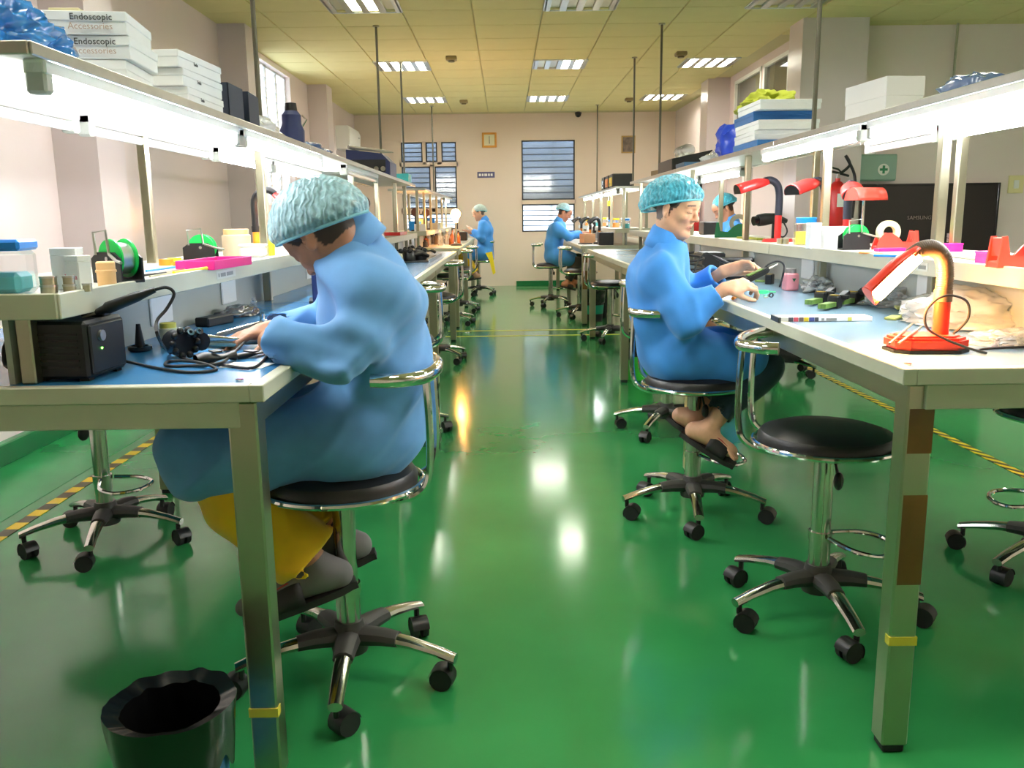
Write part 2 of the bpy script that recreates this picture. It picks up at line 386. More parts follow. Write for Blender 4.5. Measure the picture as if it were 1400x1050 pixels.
# ------------------------------------------------------------------ benches
ZT = .87
def bench(name, xa, xb, y0, y1, nmod, top_m, label, legs_y, tape_leg=False):
    e = empty('workbench', (0, 0, 0), label=label, cat='workbench', group='long workbenches in two rows')
    t = .028
    L_ = (y1-y0)/nmod
    for k in range(nmod):
        a, b = y0+k*L_+(t if k == 0 else .002), y0+(k+1)*L_-(t if k == nmod-1 else .002)
        MB().bounds((xa+t, a, ZT-.03), (xb-t, b, ZT), .001).build('worktop', top_m, e)
    MB().bounds((xa, y0, ZT-.033), (xa+t, y1, ZT+.001), .002).build('edge_trim', M_trim, e)
    MB().bounds((xb-t, y0, ZT-.033), (xb, y1, ZT+.001), .002).build('edge_trim', M_trim, e)
    MB().bounds((xa+t, y0, ZT-.033), (xb-t, y0+t, ZT+.001), .002).build('edge_trim', M_trim, e)
    MB().bounds((xa+t, y1-t, ZT-.033), (xb-t, y1, ZT+.001), .002).build('edge_trim', M_trim, e)
    i = .022
    for (p, q) in (((xa+i, y0+.02), (xa+i+.03, y1-.02)), ((xb-i-.03, y0+.02), (xb-i, y1-.02)), ((xa+i+.03, y0+.006), (xb-i-.03, y0+.036)), ((xa+i+.03, y1-.05), (xb-i-.03, y1-.02))):
        MB().bounds((*p, ZT-.085), (*q, ZT-.033), .002).build('apron', M_trim if p[1] < y0+.01 else M_steel, e)
    for ly in legs_y:
        for x in (xa+.048, xb-.048):
            g = MB().bounds((x-.029, ly-.029, .018), (x+.029, ly+.029, ZT-.034), .004).build('leg', M_steel, e)
            MB().bounds((x-.024, ly-.024, 0), (x+.024, ly+.024, .02), .003).build('foot', M_rubber, g)
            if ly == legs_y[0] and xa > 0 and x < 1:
                for z0, z1 in ((.69, .785), (.40, .60)): MB().bounds((x-.0225, ly-.0298, z0), (x+.0285, ly-.028, z1)).build('brown_patch', mat('brown_mottled', (120, 82, 34), .35, noise=(9, .25)), g)  # thin mottled brown patches on the front face of the leg
            if ly == legs_y[0] and tape_leg and abs(x-tape_leg[0]) < .2:
                MB().bounds((x-.0305, ly-.0305, tape_leg[1]), (x+.0305, ly-.01, tape_leg[1]+.02)).build('tape_patch', M_ytape, g)
    for ly in legs_y:
        MB().bounds((xa+.08, ly-.015, ZT-.084), (xb-.08, ly+.015, ZT-.034)).build('cross_rail', M_steel, e)
    MB().cyl((xa+.03 if xa > 0 else xb-.06, y0+.05, ZT), (xa+.03 if xa > 0 else xb-.06, y0+.05, ZT+.004), .008, n=10).build('screw', M_chrome, e)
    return e
LXA, LXB, RXA, RXB = -1.56, -.468, .800, 1.89
LY = (1.63, 8.42); RY = (1.705, 8.5)
bench('l', LXA, LXB, *LY, 3, M_blue_top, 'blue topped steel workbench where the bent worker sits on the left', (1.668, 3.70, 6.12, 8.37), (LXB-.048, .165))
bench('r', RXA, RXB, *RY, 3, M_blue_sheen, 'blue topped steel workbench, painted grey sheen, holding the lit red desk lamp', (1.75, 3.87, 6.15, 8.44), (RXA+.048, .26))
M_grey_top = mat('grey_laminate_top', (186, 184, 172), .3, noise=(5, .04))
bench('l2', LXA, LXB-.02, 9.35, 14.3, 2, M_grey_top, 'farther left workbench in front of the back wall window', (9.40, 11.7, 14.25))
bench('r2', RXA+.02, RXB, 9.48, 14.4, 2, M_grey_top, 'farther right workbench where the man leans over his work', (9.53, 11.9, 14.35))
# ------------------------------------------------------------------ shelf racks over the benches
ZS, ZU = 1.05, 1.50
def rack(side, y0, y1, xf, xb, fposts, bposts, label, sockets=(), nseg=3, cards=()):
    s = 1 if side == 'L' else -1           # +1: front faces +X
    e = empty('shelf_rack', (0, 0, 0), label=label, cat='shelf rack', group='two tier shelf racks standing on the benches')
    L_ = (y1-y0)/nseg
    lo, hi = min(xf, xb), max(xf, xb)
    for k in range(nseg):
        a, b = y0+k*L_+.003, y0+(k+1)*L_-.003
        MB().bounds((lo+.006, a, ZS-.018), (hi-.006, b, ZS-.004)).build('lower_shelf', M_shelf, e)
        MB().bounds((xf-s*.012, a, ZS-.048), (xf, b, ZS+.001), .002).build('shelf_lip', M_trim, e)
        MB().bounds((xb+s*.012, a, ZS-.048), (xb, b, ZS+.001), .002).build('shelf_lip', M_trim, e)
        MB().bounds((lo+.004, a, ZU-.012), (hi-.004, b, ZU-.002)).build('upper_shelf', M_white, e)
        MB().bounds((xf-s*.01, a, ZU-.022), (xf, b, ZU+.002), .002).build('shelf_lip', M_alu, e)
        MB().bounds((xb+s*.01, a, ZU-.022), (xb, b, ZU+.002), .002).build('shelf_lip', M_alu, e)
    MB().bounds((lo+.006, y0, ZS-.048), (hi-.006, y0+.012, ZS+.001), .002).build('end_cap', M_trim, e)
    MB().bounds((lo+.006, y1-.012, ZS-.048), (hi-.006, y1, ZS+.001), .002).build('end_cap', M_trim, e)
    MB().bounds((lo+.006, y0, ZU-.022), (hi-.006, y0+.01, ZU+.002), .002).build('end_cap', M_alu, e)
    for y in fposts: MB().bounds((xf-s*.115, y-.015, ZT), (xf-s*.085, y+.015, ZU-.012 if y > 1.75 else ZS-.018), .003).build('post', M_steel, e)
    for y in bposts: MB().bounds((xb+s*.035, y-.015, ZT), (xb+s*.065, y+.015, ZU-.012), .003).build('post', M_steel, e)
    xp = xf-s*.135
    p = MB().bounds((xp-.006, y0+.05, ZT), (xp+.006, y1-.05, ZS-.018)).build('power_panel', M_panel, e)
    for y in sockets:
        q = MB().bounds((xp+s*.006, y-.075, ZT+.03), (xp+s*.014, y+.075, ZT+.12), .003).build('socket', M_white, p)
    for y in cards:
        c = MB().bounds((xf, y-.09, ZS-.036), (xf+s*.001, y+.09, ZS-.012)).build('name_strip', mat('name_strip_plastic', (206, 208, 198), .45), e)
    return e
rack('L', 1.63, 8.40, -.84, -1.24, (1.69, 3.43, 5.45, 6.5, 7.6, 8.34), (2.95, 4.4, 6.4, 8.3), 'two tier shelf rack behind the bent worker with two lit tubes', (2.42, 3.02, 4.3, 5.6, 6.9), 3, (2.62,))
rack('R', 1.72, 8.45, 1.20, 1.60, (2.62, 3.56, 4.72, 6.1, 7.4, 8.39), (3.0, 4.4, 6.3, 8.2), 'two tier shelf rack above the red desk lamp bench', (2.7, 3.8, 4.7, 6.0, 7.2), 3, (2.55,))
rack('L', 9.40, 14.2, -.84, -1.24, (9.5, 10.3, 11.2, 12.2, 13.2, 14.1), (9.5, 11, 13, 14.1), 'two tier shelf rack on the farther left bench', (), 2)
rack('R', 9.55, 14.3, 1.20, 1.60, (9.6, 10.7, 11.8, 12.9, 14.2), (9.6, 11.2, 13, 14.2), 'two tier shelf rack on the farther right bench', (), 2)
def text_ink(body, size, M, parent, m=None, **k): return text('lettering', body, size, m or M_ink, M, parent, **k)
# unreadable print on the name strips: short grey word marks
def marks(name, m, M, widths, h, gap, parent):
    mb = MB(); x = 0
    for w_ in widths: mb.box((x+w_/2, h/2, 0), (w_, h, .0006)); x += w_+gap
    mb.bm.transform(M); return mb.build(name, m, parent, smooth=0)
M_faint = mat('faint_grey_print', (140, 142, 138), .6)
marks('print', M_faint, basis((-.8385, 2.545, ZS-.030), (0, 1, 0), (0, 0, 1)), (.008, .045, .06), .011, .012, bpy.data.objects['shelf_rack'])
marks('print', M_faint, basis((1.1985, 2.625, ZS-.030), (0, -1, 0), (0, 0, 1)), (.008, .06, .012, .045), .011, .010, bpy.data.objects['shelf_rack.001'])
# ------------------------------------------------------------------ tube lights
def tube_light(x, y0, y1, lit, label, z=ZU-.012, face=1):
    e = empty('tube_light', (x, (y0+y1)/2, z), label=label, cat='tube light', group='tube lights under the upper shelves')
    h = (y1-y0)/2
    MB().bounds((-.022, -h, -.030), (.022, h, 0), .004).build('housing', M_white, e)
    MB().cyl((0, -h+.03, -.046), (0, h-.03, -.046), .0135, n=14).build('tube', M_tube_on if lit else M_tube_off, e)
    for s in (-1, 1):
        MB().bounds((-.02, s*h-s*.0, -.064), (.02, s*h-s*.032, -.004), .005).build('end_cap', M_panel, e)
    return e
side = {'L': 'left', 'R': 'right'}
tube_light(-.885, 1.72, 2.94, 1, 'nearest lit tube light at the front of the left upper shelf')
tube_light(-.885, 3.0, 4.25, 1, 'second lit tube light at the front of the left upper shelf')
tube_light(-.885, 4.9, 6.1, 0, 'unlit tube light on the left shelf beyond the lit pair')
tube_light(-1.19, 1.8, 2.49, 0, 'nearest unlit tube light at the rear of the left upper shelf')
tube_light(-1.19, 2.55, 3.6, 0, 'second unlit tube light at the rear of the left upper shelf')
tube_light(-1.19, 3.68, 4.5, 1, 'nearer lit tube light at the rear of the left upper shelf')
tube_light(-1.19, 4.56, 5.7, 1, 'farther lit tube light at the rear of the left upper shelf')
tube_light(-.9, 13.1, 14.1, 1, 'small lit tube light at the far end of the left rack')
tube_light(1.245, 1.80, 3.01, 1, 'nearest lit tube light at the front of the right upper shelf')
tube_light(1.245, 3.07, 4.24, 1, 'second lit tube light at the front of the right upper shelf')
tube_light(1.54, 1.9, 3.08, 1, 'nearest lit tube light at the rear of the right upper shelf')
tube_light(1.54, 3.14, 3.75, 0, 'short unlit tube light at the rear of the right upper shelf')
tube_light(1.54, 5.7, 6.85, 1, 'lit tube light over the opposite seated worker on the right')
tube_light(1.54, 6.95, 8.1, 1, 'lit tube light behind the cap of the seated woman')
tube_light(1.245, 9.65, 10.9, 1, 'nearest lit tube light of the farther right rack')
tube_light(1.245, 11.0, 12.3, 1, 'middle lit tube light of the farther right rack')
tube_light(1.245, 12.4, 13.7, 1, 'last lit tube light of the farther right rack')
# hanging rods
for x, y, n in ((-1.15, 4.255, 'nearest rod hanging over the left bench'), (-1.15, 8.36, 'middle rod hanging over the left bench end'), (-1.15, 10.25, 'rod hanging over the near part of the farther left bench'), (-1.12, 14.1, 'last rod on the left in front of the back window'),
                (1.47, 4.235, 'nearest rod hanging over the right bench'), (1.47, 8.4, 'middle rod hanging over the right bench end'), (1.47, 10.1, 'rod hanging over the near part of the farther right bench'), (1.49, 14.2, 'last rod on the right near the back wall')):
    e = empty('hanging_rod', (x, y, ZU-.002), label='thin dark steel '+n, cat='rod', group='rods hanging from the ceiling')
    MB().cyl((0, 0, 0), (0, 0, ZC-ZU+.012), .011, n=10).build('rod', mat('dark_rod_steel', (110, 108, 96), .4, .8), e)
    MB().cyl((0, 0, ZC-ZU-.012), (0, 0, ZC-ZU+.006), .03, n=14).build('flange', M_steel, e)
    MB().cyl((0, 0, 0), (0, 0, .012), .024, n=12).build('base_nut', M_steel, e)
# ------------------------------------------------------------------ stools
SEAT_Z = .56
def make_stool():
    e = empty('work_stool')
    # base
    mb = MB().lathe([(0, .16), (.036, .16), (.042, .135), (.050, .10), (.046, .075), (0, .07)], 20)
    hub = mb.build('hub', M_hub, e)
    arm_me = sock_me = None; cast = None
    for k in range(5):
        a = 2*PI*k/5
        M = Matrix.Rotation(a, 4, 'Z')
        if arm_me is None:
            mb = MB(); sec = [(.03, .116, .026, .020), (.10, .120, .024, .018), (.17, .113, .021, .015), (.24, .098, .019, .013), (.29, .083, .018, .012)]
            n = 10; V = []
            for x, z, wy, hz in sec: V.append([mb.bm.verts.new((x, wy*math.cos(2*PI*j/n), z+hz*math.sin(2*PI*j/n))) for j in range(n)])
            for A, B_ in zip(V, V[1:]):
                for j in range(n): mb.bm.faces.new((A[j], A[(j+1) % n], B_[(j+1) % n], B_[j]))
            mb.bm.faces.new(V[0]); mb.bm.faces.new(V[-1])
            o = mb.build('base_arm', M_chrome_d, e); arm_me = o.data
            mb = MB(); sec = [(.03, .118, .034, .027), (.09, .121, .030, .023), (.135, .118, .026, .0195)]; V = []
            for x, z, wy, hz in sec: V.append([mb.bm.verts.new((x, wy*math.cos(2*PI*j/n), z+hz*math.sin(2*PI*j/n))) for j in range(n)])
            for A, B_ in zip(V, V[1:]):
                for j in range(n): mb.bm.faces.new((A[j], A[(j+1) % n], B_[(j+1) % n], B_[j]))
            mb.bm.faces.new(V[0]); mb.bm.faces.new(V[-1])
            o2 = mb.build('arm_sleeve', M_hub, o); sock_me = o2.data
            mb = MB()
            mb.cyl((-.022, -.022, .029), (-.022, -.006, .029), .029, n=20); mb.cyl((-.022, .006, .029), (-.022, .022, .029), .029, n=20)
            mb.cyl((-.022, -.02, .029), (-.022, .02, .029), .010, n=10)
            c = mb.build('caster', M_rubber, e)
            mb = MB(); mb.grid(lambda u, v: Vector((-.022+.032*math.cos(-.6+u*3.6), -.024+.048*v, .029+.032*math.sin(-.6+u*3.6))), 10, 2); mb.cyl((0, 0, .05), (0, 0, .085), .008, n=8)
            c2 = mb.build('caster_hood', M_black, c); cast = (c.data, c2.data)
        else:
            o = obj('base_arm', arm_me, None, e); obj('arm_sleeve', sock_me, None, o)
            c = obj('caster', cast[0], None, e); obj('caster_hood', cast[1], None, c)
        o.rotation_euler.z = a
        c.location = (.275*math.cos(a), .275*math.sin(a), 0); c.rotation_euler.z = a*1.7+.8
    MB().cyl((0, 0, .14), (0, 0, .25), .031, n=20).build('lower_column', M_chrome_d, e)
    MB().cyl((0, 0, .245), (0, 0, SEAT_Z-.045), .0285, n=20).build('column', M_chrome_d, e)
    # foot ring: loop out to local +X
    pts = [(.028, .03, .25), (.10, .085, .243), (.17, .08, .236), (.20, 0, .233), (.17, -.08, .236), (.10, -.085, .243), (.028, -.03, .25)]
    fr = MB().tube(pts, .0075, 8, sub=5).build('foot_ring', M_chrome, e)
    MB().cyl((0, 0, .235), (0, 0, .262), .034, n=18).build('clamp', M_chrome_d, fr)
    # seat
    MB().box((0, 0, SEAT_Z-.05), (.18, .18, .012), .004).build('seat_plate', M_black, e)
    MB().lathe([(0, -.045), (.17, -.045), (.192, -.03), (.192, -.012), (.182, .004), (.15, .015), (.08, .021), (0, .022)], 36, c=(0, 0, SEAT_Z)).build('seat', M_vinyl, e)
    MB().lathe([(.203+.008*math.cos(2*PI*k/8), -.028+.008*math.sin(2*PI*k/8)) for k in range(8)], 40, c=(0, 0, SEAT_Z), close=True).build('seat_ring', M_chrome, e)
    # low back: two uprights at local -X and a U shaped rail open to +X
    zr = SEAT_Z+.262
    for s in (-1, 1):
        MB().tube([(-.06, s*.08, SEAT_Z-.046), (-.16, s*.095, SEAT_Z-.046), (-.215, s*.10, SEAT_Z-.02), (-.232, s*.10, SEAT_Z+.03), (-.234, s*.10, SEAT_Z+.14), (-.228, s*.10, zr)], .0095, 8, sub=4).build('back_upright', M_chrome, e)
    pts = [(-.115, .195, zr+.003), (-.165, .188, zr+.002), (-.226, .13, zr), (-.247, 0, zr), (-.226, -.13, zr), (-.165, -.188, zr+.002), (-.115, -.195, zr+.003)]
    MB().tube(pts, .0175, 12, sub=4).build('back_rail', M_chrome, e)
    lv = MB().tube([(.0, .0, SEAT_Z-.052), (.03, -.06, SEAT_Z-.06), (.045, -.085, SEAT_Z-.10)], .004, 6, sub=3).build('lever', M_black, e)
    MB().ball((.048, -.09, SEAT_Z-.115), (.014, .022, .026), u=10, v=8).build('lever_knob', M_black, lv)
    return e
stool0 = make_stool(); used = [False]
def stool(x, y, rz, base, label):
    global stool0
    o = stool0 if not used[0] else copy_tree(stool0); used[0] = True
    o.location = (x, y, 0); o.rotation_euler.z = rz
    ka = kc = 0; off = math.radians(base or -110)-rz
    for ch in o.children:
        n = ch.name.split('.')[0]
        if n == 'base_arm': ch.rotation_euler.z = off+2*PI*ka/5; ka += 1
        if n == 'caster':
            a = off+2*PI*kc/5; kc += 1; ch.location = (.275*math.cos(a), .275*math.sin(a), 0)
    return tag(o, label, 'stool', 'chrome work stools on five castors')
stool(-.42, 2.095, PI, -87, 'chrome stool the bent worker in blue coat sits on')
stool(.92, 2.415, -.45, -88, 'empty chrome stool with black round seat at the red lamp bench')
stool(.738, 3.32, -.3, -97, 'chrome stool the woman in turquoise cap sits on')
stool(-1.51, 3.10, -.5, -77, 'chrome stool pushed under the left bench from the wall side')
stool(1.81, 2.71, PI-.25, -153, 'chrome stool at the right edge beyond the right bench')
stool(.887, 4.69, .15, -122, 'empty chrome stool just behind the seated woman')
stool(1.004, 8.29, .1, 0, 'empty chrome stool at the far end of the right bench')
stool(.886, 10.34, .05, 0, 'empty chrome stool by the dark bin at the farther right bench')
stool(.61, 11.72, -.1, 0, 'chrome stool the far man in blue coat sits on')
stool(-.58, 4.60, PI+.1, 0, 'nearest empty chrome stool beyond the bent worker')
stool(-.60, 7.15, PI-.12, 0, 'empty chrome stool at the far end of the left bench')
stool(-.62, 9.75, PI+.1, 0, 'nearest empty chrome stool at the farther left bench')
stool(-.60, 11.1, PI, 0, 'second empty chrome stool at the farther left bench')
stool(-.42, 13.55, PI+.1, 0, 'chrome stool the far woman with yellow trousers sits on')
stool(2.02, 6.35, PI+.2, 0, 'chrome stool with a black garment beyond the right bench')
stool(2.06, 7.78, PI, 0, 'chrome stool under the worker on the far side of the right bench')
stool(2.1, 13.2, PI+.3, 0, 'chrome stool seen between bench legs by the back skirting')
# ------------------------------------------------------------------ people: implicit surfaces meshed by surface nets
def V3(*a): return np.array(a, float)
def nrm(v): v = np.asarray(v, float); return v/np.linalg.norm(v)
class HS:
    """scales the radii of head features"""
    def __init__(s, b, k): s.b = b; s.q = k
    def ell(s, c, r, B=None, k=.01, op='add'): s.b.ell(c, np.array(r)*s.q, B, k*s.q, op)
    def cap(s, a, b, r0, r1=None, k=.01, op='add'): s.b.cap(a, b, r0*s.q, (r0 if r1 is None else r1)*s.q, k*s.q, op)
class SDF:
    def __init__(s, lo, hi, h):
        s.lo = np.array(lo, float); s.h = h; s.n = np.ceil((np.array(hi)-s.lo)/h).astype(int)+1
        s.D = np.full(s.n, 5.0, np.float32)
    def reg(s, lo, hi, m):
        a = np.clip(np.floor((np.array(lo)-m-s.lo)/s.h).astype(int), 0, s.n); b = np.clip(np.ceil((np.array(hi)+m-s.lo)/s.h).astype(int)+1, 0, s.n)
        sl = tuple(slice(i, j) for i, j in zip(a, b))
        g = np.meshgrid(*[(s.lo[k]+s.h*np.arange(a[k], b[k])).astype(np.float32) for k in range(3)], indexing='ij', sparse=True)
        return sl, g
    def put(s, fn, lo, hi, k=.01, op='add'):
        m = k+3*s.h; sl, g = s.reg(lo, hi, m)
        if min(x.stop-x.start for x in sl) <= 0: return
        d = fn(*g).astype(np.float32); D = s.D[sl]
        if op == 'add':
            if k > 0:
                hh = np.maximum(k-np.abs(D-d), 0)/k; s.D[sl] = np.minimum(D, d)-hh*hh*k*.25
            else: s.D[sl] = np.minimum(D, d)
        else:
            d = -d
            hh = np.maximum(k-np.abs(D-d), 0)/k; s.D[sl] = np.maximum(D, d)+hh*hh*k*.25
    def cap(s, a, b, r0, r1=None, k=.01, op='add'):
        a = np.array(a, float); b = np.array(b, float); r1 = r0 if r1 is None else r1; R = max(r0, r1); ab = b-a; L2 = max(ab@ab, 1e-12)
        def fn(x, y, z):
            X, Y, Z = x-a[0], y-a[1], z-a[2]
            t = np.clip((X*ab[0]+Y*ab[1]+Z*ab[2])/L2, 0, 1)
            return np.sqrt((X-t*ab[0])**2+(Y-t*ab[1])**2+(Z-t*ab[2])**2)-(r0+(r1-r0)*t)
        s.put(fn, np.minimum(a, b)-R, np.maximum(a, b)+R, k, op)
    def ecap(s, a, b, r0, r1, side, w0, w1=None, k=.03):
        """capsule whose section is w times wider along `side`"""
        w1 = w0 if w1 is None else w1
        a = np.array(a, float); b = np.array(b, float); ab = b-a; L2 = max(ab@ab, 1e-12); sd = np.array(side, float); sd = sd-ab*(sd@ab)/L2; sd = nrm(sd)
        def fn(x, y, z):
            X, Y, Z = x-a[0], y-a[1], z-a[2]
            t = np.clip((X*ab[0]+Y*ab[1]+Z*ab[2])/L2, 0, 1)
            X, Y, Z = X-t*ab[0], Y-t*ab[1], Z-t*ab[2]
            q = X*sd[0]+Y*sd[1]+Z*sd[2]; w = w0+(w1-w0)*t; f = q*(1/w-1)
            return (np.sqrt((X+f*sd[0])**2+(Y+f*sd[1])**2+(Z+f*sd[2])**2)-(r0+(r1-r0)*t))
        R = max(r0, r1)*max(w0, w1, 1)
        s.put(fn, np.minimum(a, b)-R, np.maximum(a, b)+R, k)
    def ell(s, c, r, B=None, k=.01, op='add'):
        """ellipsoid, B rows = local axes in world"""
        c = np.array(c, float); r = np.array(r, float); B = np.eye(3) if B is None else np.array(B, float)
        def fn(x, y, z):
            X, Y, Z = x-c[0], y-c[1], z-c[2]
            q = [X*B[i, 0]+Y*B[i, 1]+Z*B[i, 2] for i in range(3)]
            k0 = np.sqrt(sum((q[i]/r[i])**2 for i in range(3))); k1 = np.sqrt(sum((q[i]/r[i]**2)**2 for i in range(3)))+1e-9
            return k0*(k0-1)/k1
        e = np.sqrt(((B*r[:, None])**2).sum(0))
        s.put(fn, c-e, c+e, k, op)
    def half(s, p, n, k=.004):
        """cut away the half space in front of plane (p, n)"""
        n = nrm(n); p = np.array(p, float)
        x, y, z = np.meshgrid(*[(s.lo[i]+s.h*np.arange(s.n[i])).astype(np.float32) for i in range(3)], indexing='ij', sparse=True)
        d = (x-p[0])*n[0]+(y-p[1])*n[1]+(z-p[2])*n[2]; s.D = np.maximum(s.D, d.astype(np.float32))
    def warp(s, fn, band=.06):
        idx = np.nonzero(np.abs(s.D) < band); P = s.lo+s.h*np.stack(idx, 1); s.D[idx] += fn(P).astype(np.float32)
    def mesh(s, smooth=1):
        D = s.D; D[[0, -1]] = 5; D[:, [0, -1]] = 5; D[:, :, [0, -1]] = 5
        I = D < 0; cnt = np.zeros([n-1 for n in D.shape], np.int8)
        for i in (0, 1):
            for j in (0, 1):
                for k in (0, 1): cnt += I[i:i+cnt.shape[0], j:j+cnt.shape[1], k:k+cnt.shape[2]]
        C = np.argwhere((cnt > 0) & (cnt < 8)); idx = np.full(cnt.shape, -1, np.int32); idx[tuple(C.T)] = np.arange(len(C))
        acc = np.zeros((len(C), 3)); num = np.zeros(len(C))
        cor = [(i, j, k) for i in (0, 1) for j in (0, 1) for k in (0, 1)]
        val = {c: D[C[:, 0]+c[0], C[:, 1]+c[1], C[:, 2]+c[2]] for c in cor}
        for a in cor:
            for ax in range(3):
                if a[ax]: continue
                b = tuple(1 if i == ax else a[i] for i in range(3)); va, vb = val[a], val[b]; m = (va < 0) != (vb < 0)
                t = np.where(m, va/np.where(m, va-vb, 1), 0); p = np.repeat(np.array([a], float), len(C), 0); p[:, ax] = t
                acc[m] += p[m]; num[m] += 1
        V = C+acc/num[:, None]; V = s.lo+s.h*V
        Q = []
        for ax in range(3):
            sl0 = [slice(1, -1)]*3; sl0[ax] = slice(0, -1); sl1 = list(sl0); sl1[ax] = slice(1, None)
            A = I[tuple(sl0)]; B = I[tuple(sl1)]; E = np.argwhere(A != B); fl = A[tuple(E.T)]
            off = np.ones(3, int); off[ax] = 0; E = E+off
            u, v = [i for i in range(3) if i != ax]
            def cell(du, dv): c = E.copy(); c[:, u] += du; c[:, v] += dv; return idx[tuple(c.T)]
            q = np.stack([cell(-1, -1), cell(0, -1), cell(0, 0), cell(-1, 0)], 1)
            flip = fl if ax != 1 else ~fl
            q[~flip] = q[~flip][:, ::-1]; Q.append(q)
        Q = np.concatenate(Q); Q = Q[(Q >= 0).all(1)]
        for _ in range(smooth):
            S_ = np.zeros_like(V); n_ = np.zeros(len(V))
            for a, b in ((0, 1), (1, 2), (2, 3), (3, 0)):
                np.add.at(S_, Q[:, a], V[Q[:, b]]); np.add.at(S_, Q[:, b], V[Q[:, a]]); np.add.at(n_, Q[:, a], 1); np.add.at(n_, Q[:, b], 1)
            V = V*.5+.5*S_/np.maximum(n_, 1)[:, None]
        return V, Q
def sdf_obj(name, s, m, parent=None, smooth=1, colors=None):
    V, Q = s.mesh(smooth)
    me = bpy.data.meshes.new(name); me.vertices.add(len(V)); me.vertices.foreach_set('co', V.ravel())
    me.loops.add(Q.size); me.loops.foreach_set('vertex_index', Q.ravel().astype(np.int32))
    me.polygons.add(len(Q)); me.polygons.foreach_set('loop_start', np.arange(len(Q), dtype=np.int32)*4)
    me.update(calc_edges=True); me.validate()
    me.polygons.foreach_set('use_smooth', np.ones(len(me.polygons), bool))
    if colors is not None:
        c = colors(V); ca = me.color_attributes.new('col', 'FLOAT_COLOR', 'POINT')
        ca.data.foreach_set('color', np.concatenate([c, np.ones((len(c), 1))], 1).astype(np.float32).ravel())
    return obj(name, me, m, parent)
SKIN = mat('skin', (200, 150, 118), .48, vcol='col', sss=.05, noise=(60, .05), bump=(400, .08, .001))
M_hair = mat('dark_hair', (26, 20, 18), .45, bump=(300, .3), stretch=(1, 1, 8))
def cloth(name, rgb): return mat(name, rgb, .75, noise=(18, .06), bump=(900, .12, .001), sheen=.15)
M_coat = cloth('blue_coat_cotton', (92, 150, 208))
M_coat2 = cloth('bright_blue_coat_cotton', (52, 134, 212))
M_yel = cloth('yellow_trouser_cotton', (232, 184, 12))
M_teal = cloth('dark_teal_trouser_cotton', (12, 44, 56))
M_darkc = cloth('charcoal_trouser_cotton', (44, 44, 44))
M_sock = stripe_mat('grey_striped_sock', (130, 128, 128), (40, 40, 42), 1)
M_sock = mat('grey_sock_knit', (112, 110, 110), .9, bump=(700, .3))
M_sand = mat('black_sandal_rubber', (28, 24, 24), .6)
M_sandred = mat('red_sandal_print', (170, 52, 46), .5)
def cap_mat(name, rgb, a):
    m = mat(name, rgb, .55, trans=0, sheen=.3); nt = m.node_tree; N = nt.nodes; L = nt.links
    out = N['Material Output']; b = N['Principled BSDF']
    tr = N.new('ShaderNodeBsdfTransparent'); mx = N.new('ShaderNodeMixShader')
    t = N.new('ShaderNodeTexCoord'); n = N.new('ShaderNodeTexNoise'); n.inputs['Scale'].default_value = 55; n.inputs['Detail'].default_value = 3; L.new(t.outputs['Object'], n.inputs['Vector'])
    r = N.new('ShaderNodeMapRange'); r.inputs[1].default_value = .35; r.inputs[2].default_value = .65; r.inputs[3].default_value = a-.14; r.inputs[4].default_value = min(1, a+.14); L.new(n.outputs['Fac'], r.inputs[0])
    wv = N.new('ShaderNodeTexWave'); wv.bands_direction = 'X'; wv.inputs['Scale'].default_value = 24; wv.inputs['Distortion'].default_value = 7; wv.inputs['Detail'].default_value = 2; wv.inputs['Detail Scale'].default_value = 1.6; L.new(t.outputs['Object'], wv.inputs['Vector'])
    bp = N.new('ShaderNodeBump'); bp.inputs['Strength'].default_value = .7; bp.inputs['Distance'].default_value = .004; L.new(wv.outputs['Fac'], bp.inputs['Height']); L.new(bp.outputs[0], b.inputs['Normal'])
    ad = N.new('ShaderNodeMath'); ad.operation = 'MULTIPLY_ADD'; ad.use_clamp = True; ad.inputs[1].default_value = .22; L.new(wv.outputs['Fac'], ad.inputs[0]); L.new(r.outputs[0], ad.inputs[2])
    L.new(ad.outputs[0], mx.inputs[0]); L.new(tr.outputs[0], mx.inputs[1]); L.new(b.outputs[0], mx.inputs[2]); L.new(mx.outputs[0], out.inputs[0]); return m
M_cap1 = cap_mat('pale_blue_cap_mesh', (160, 206, 220), .62)
M_cap2 = cap_mat('turquoise_cap_mesh', (70, 186, 212), .58)
M_cap3 = cap_mat('grey_cap_mesh', (170, 190, 186), .8)
M_band = mat('cap_elastic', (92, 190, 206), .6)
def hfun(P, seed):
    r = np.random.RandomState(seed); out = 0
    for f, a in ((13, .9), (25, .75), (46, .35)):
        d1 = nrm(r.randn(3)); d2 = nrm(r.randn(3)); d3 = nrm(r.randn(3))
        ph = P@d1*f+1.6*np.sin(P@d2*f*.6+r.rand()*6)+1.1*np.sin(P@d3*f*.45+r.rand()*6)
        out = out+a*1.25*((.5+.5*np.sin(ph))**2.6-.30)
    return out
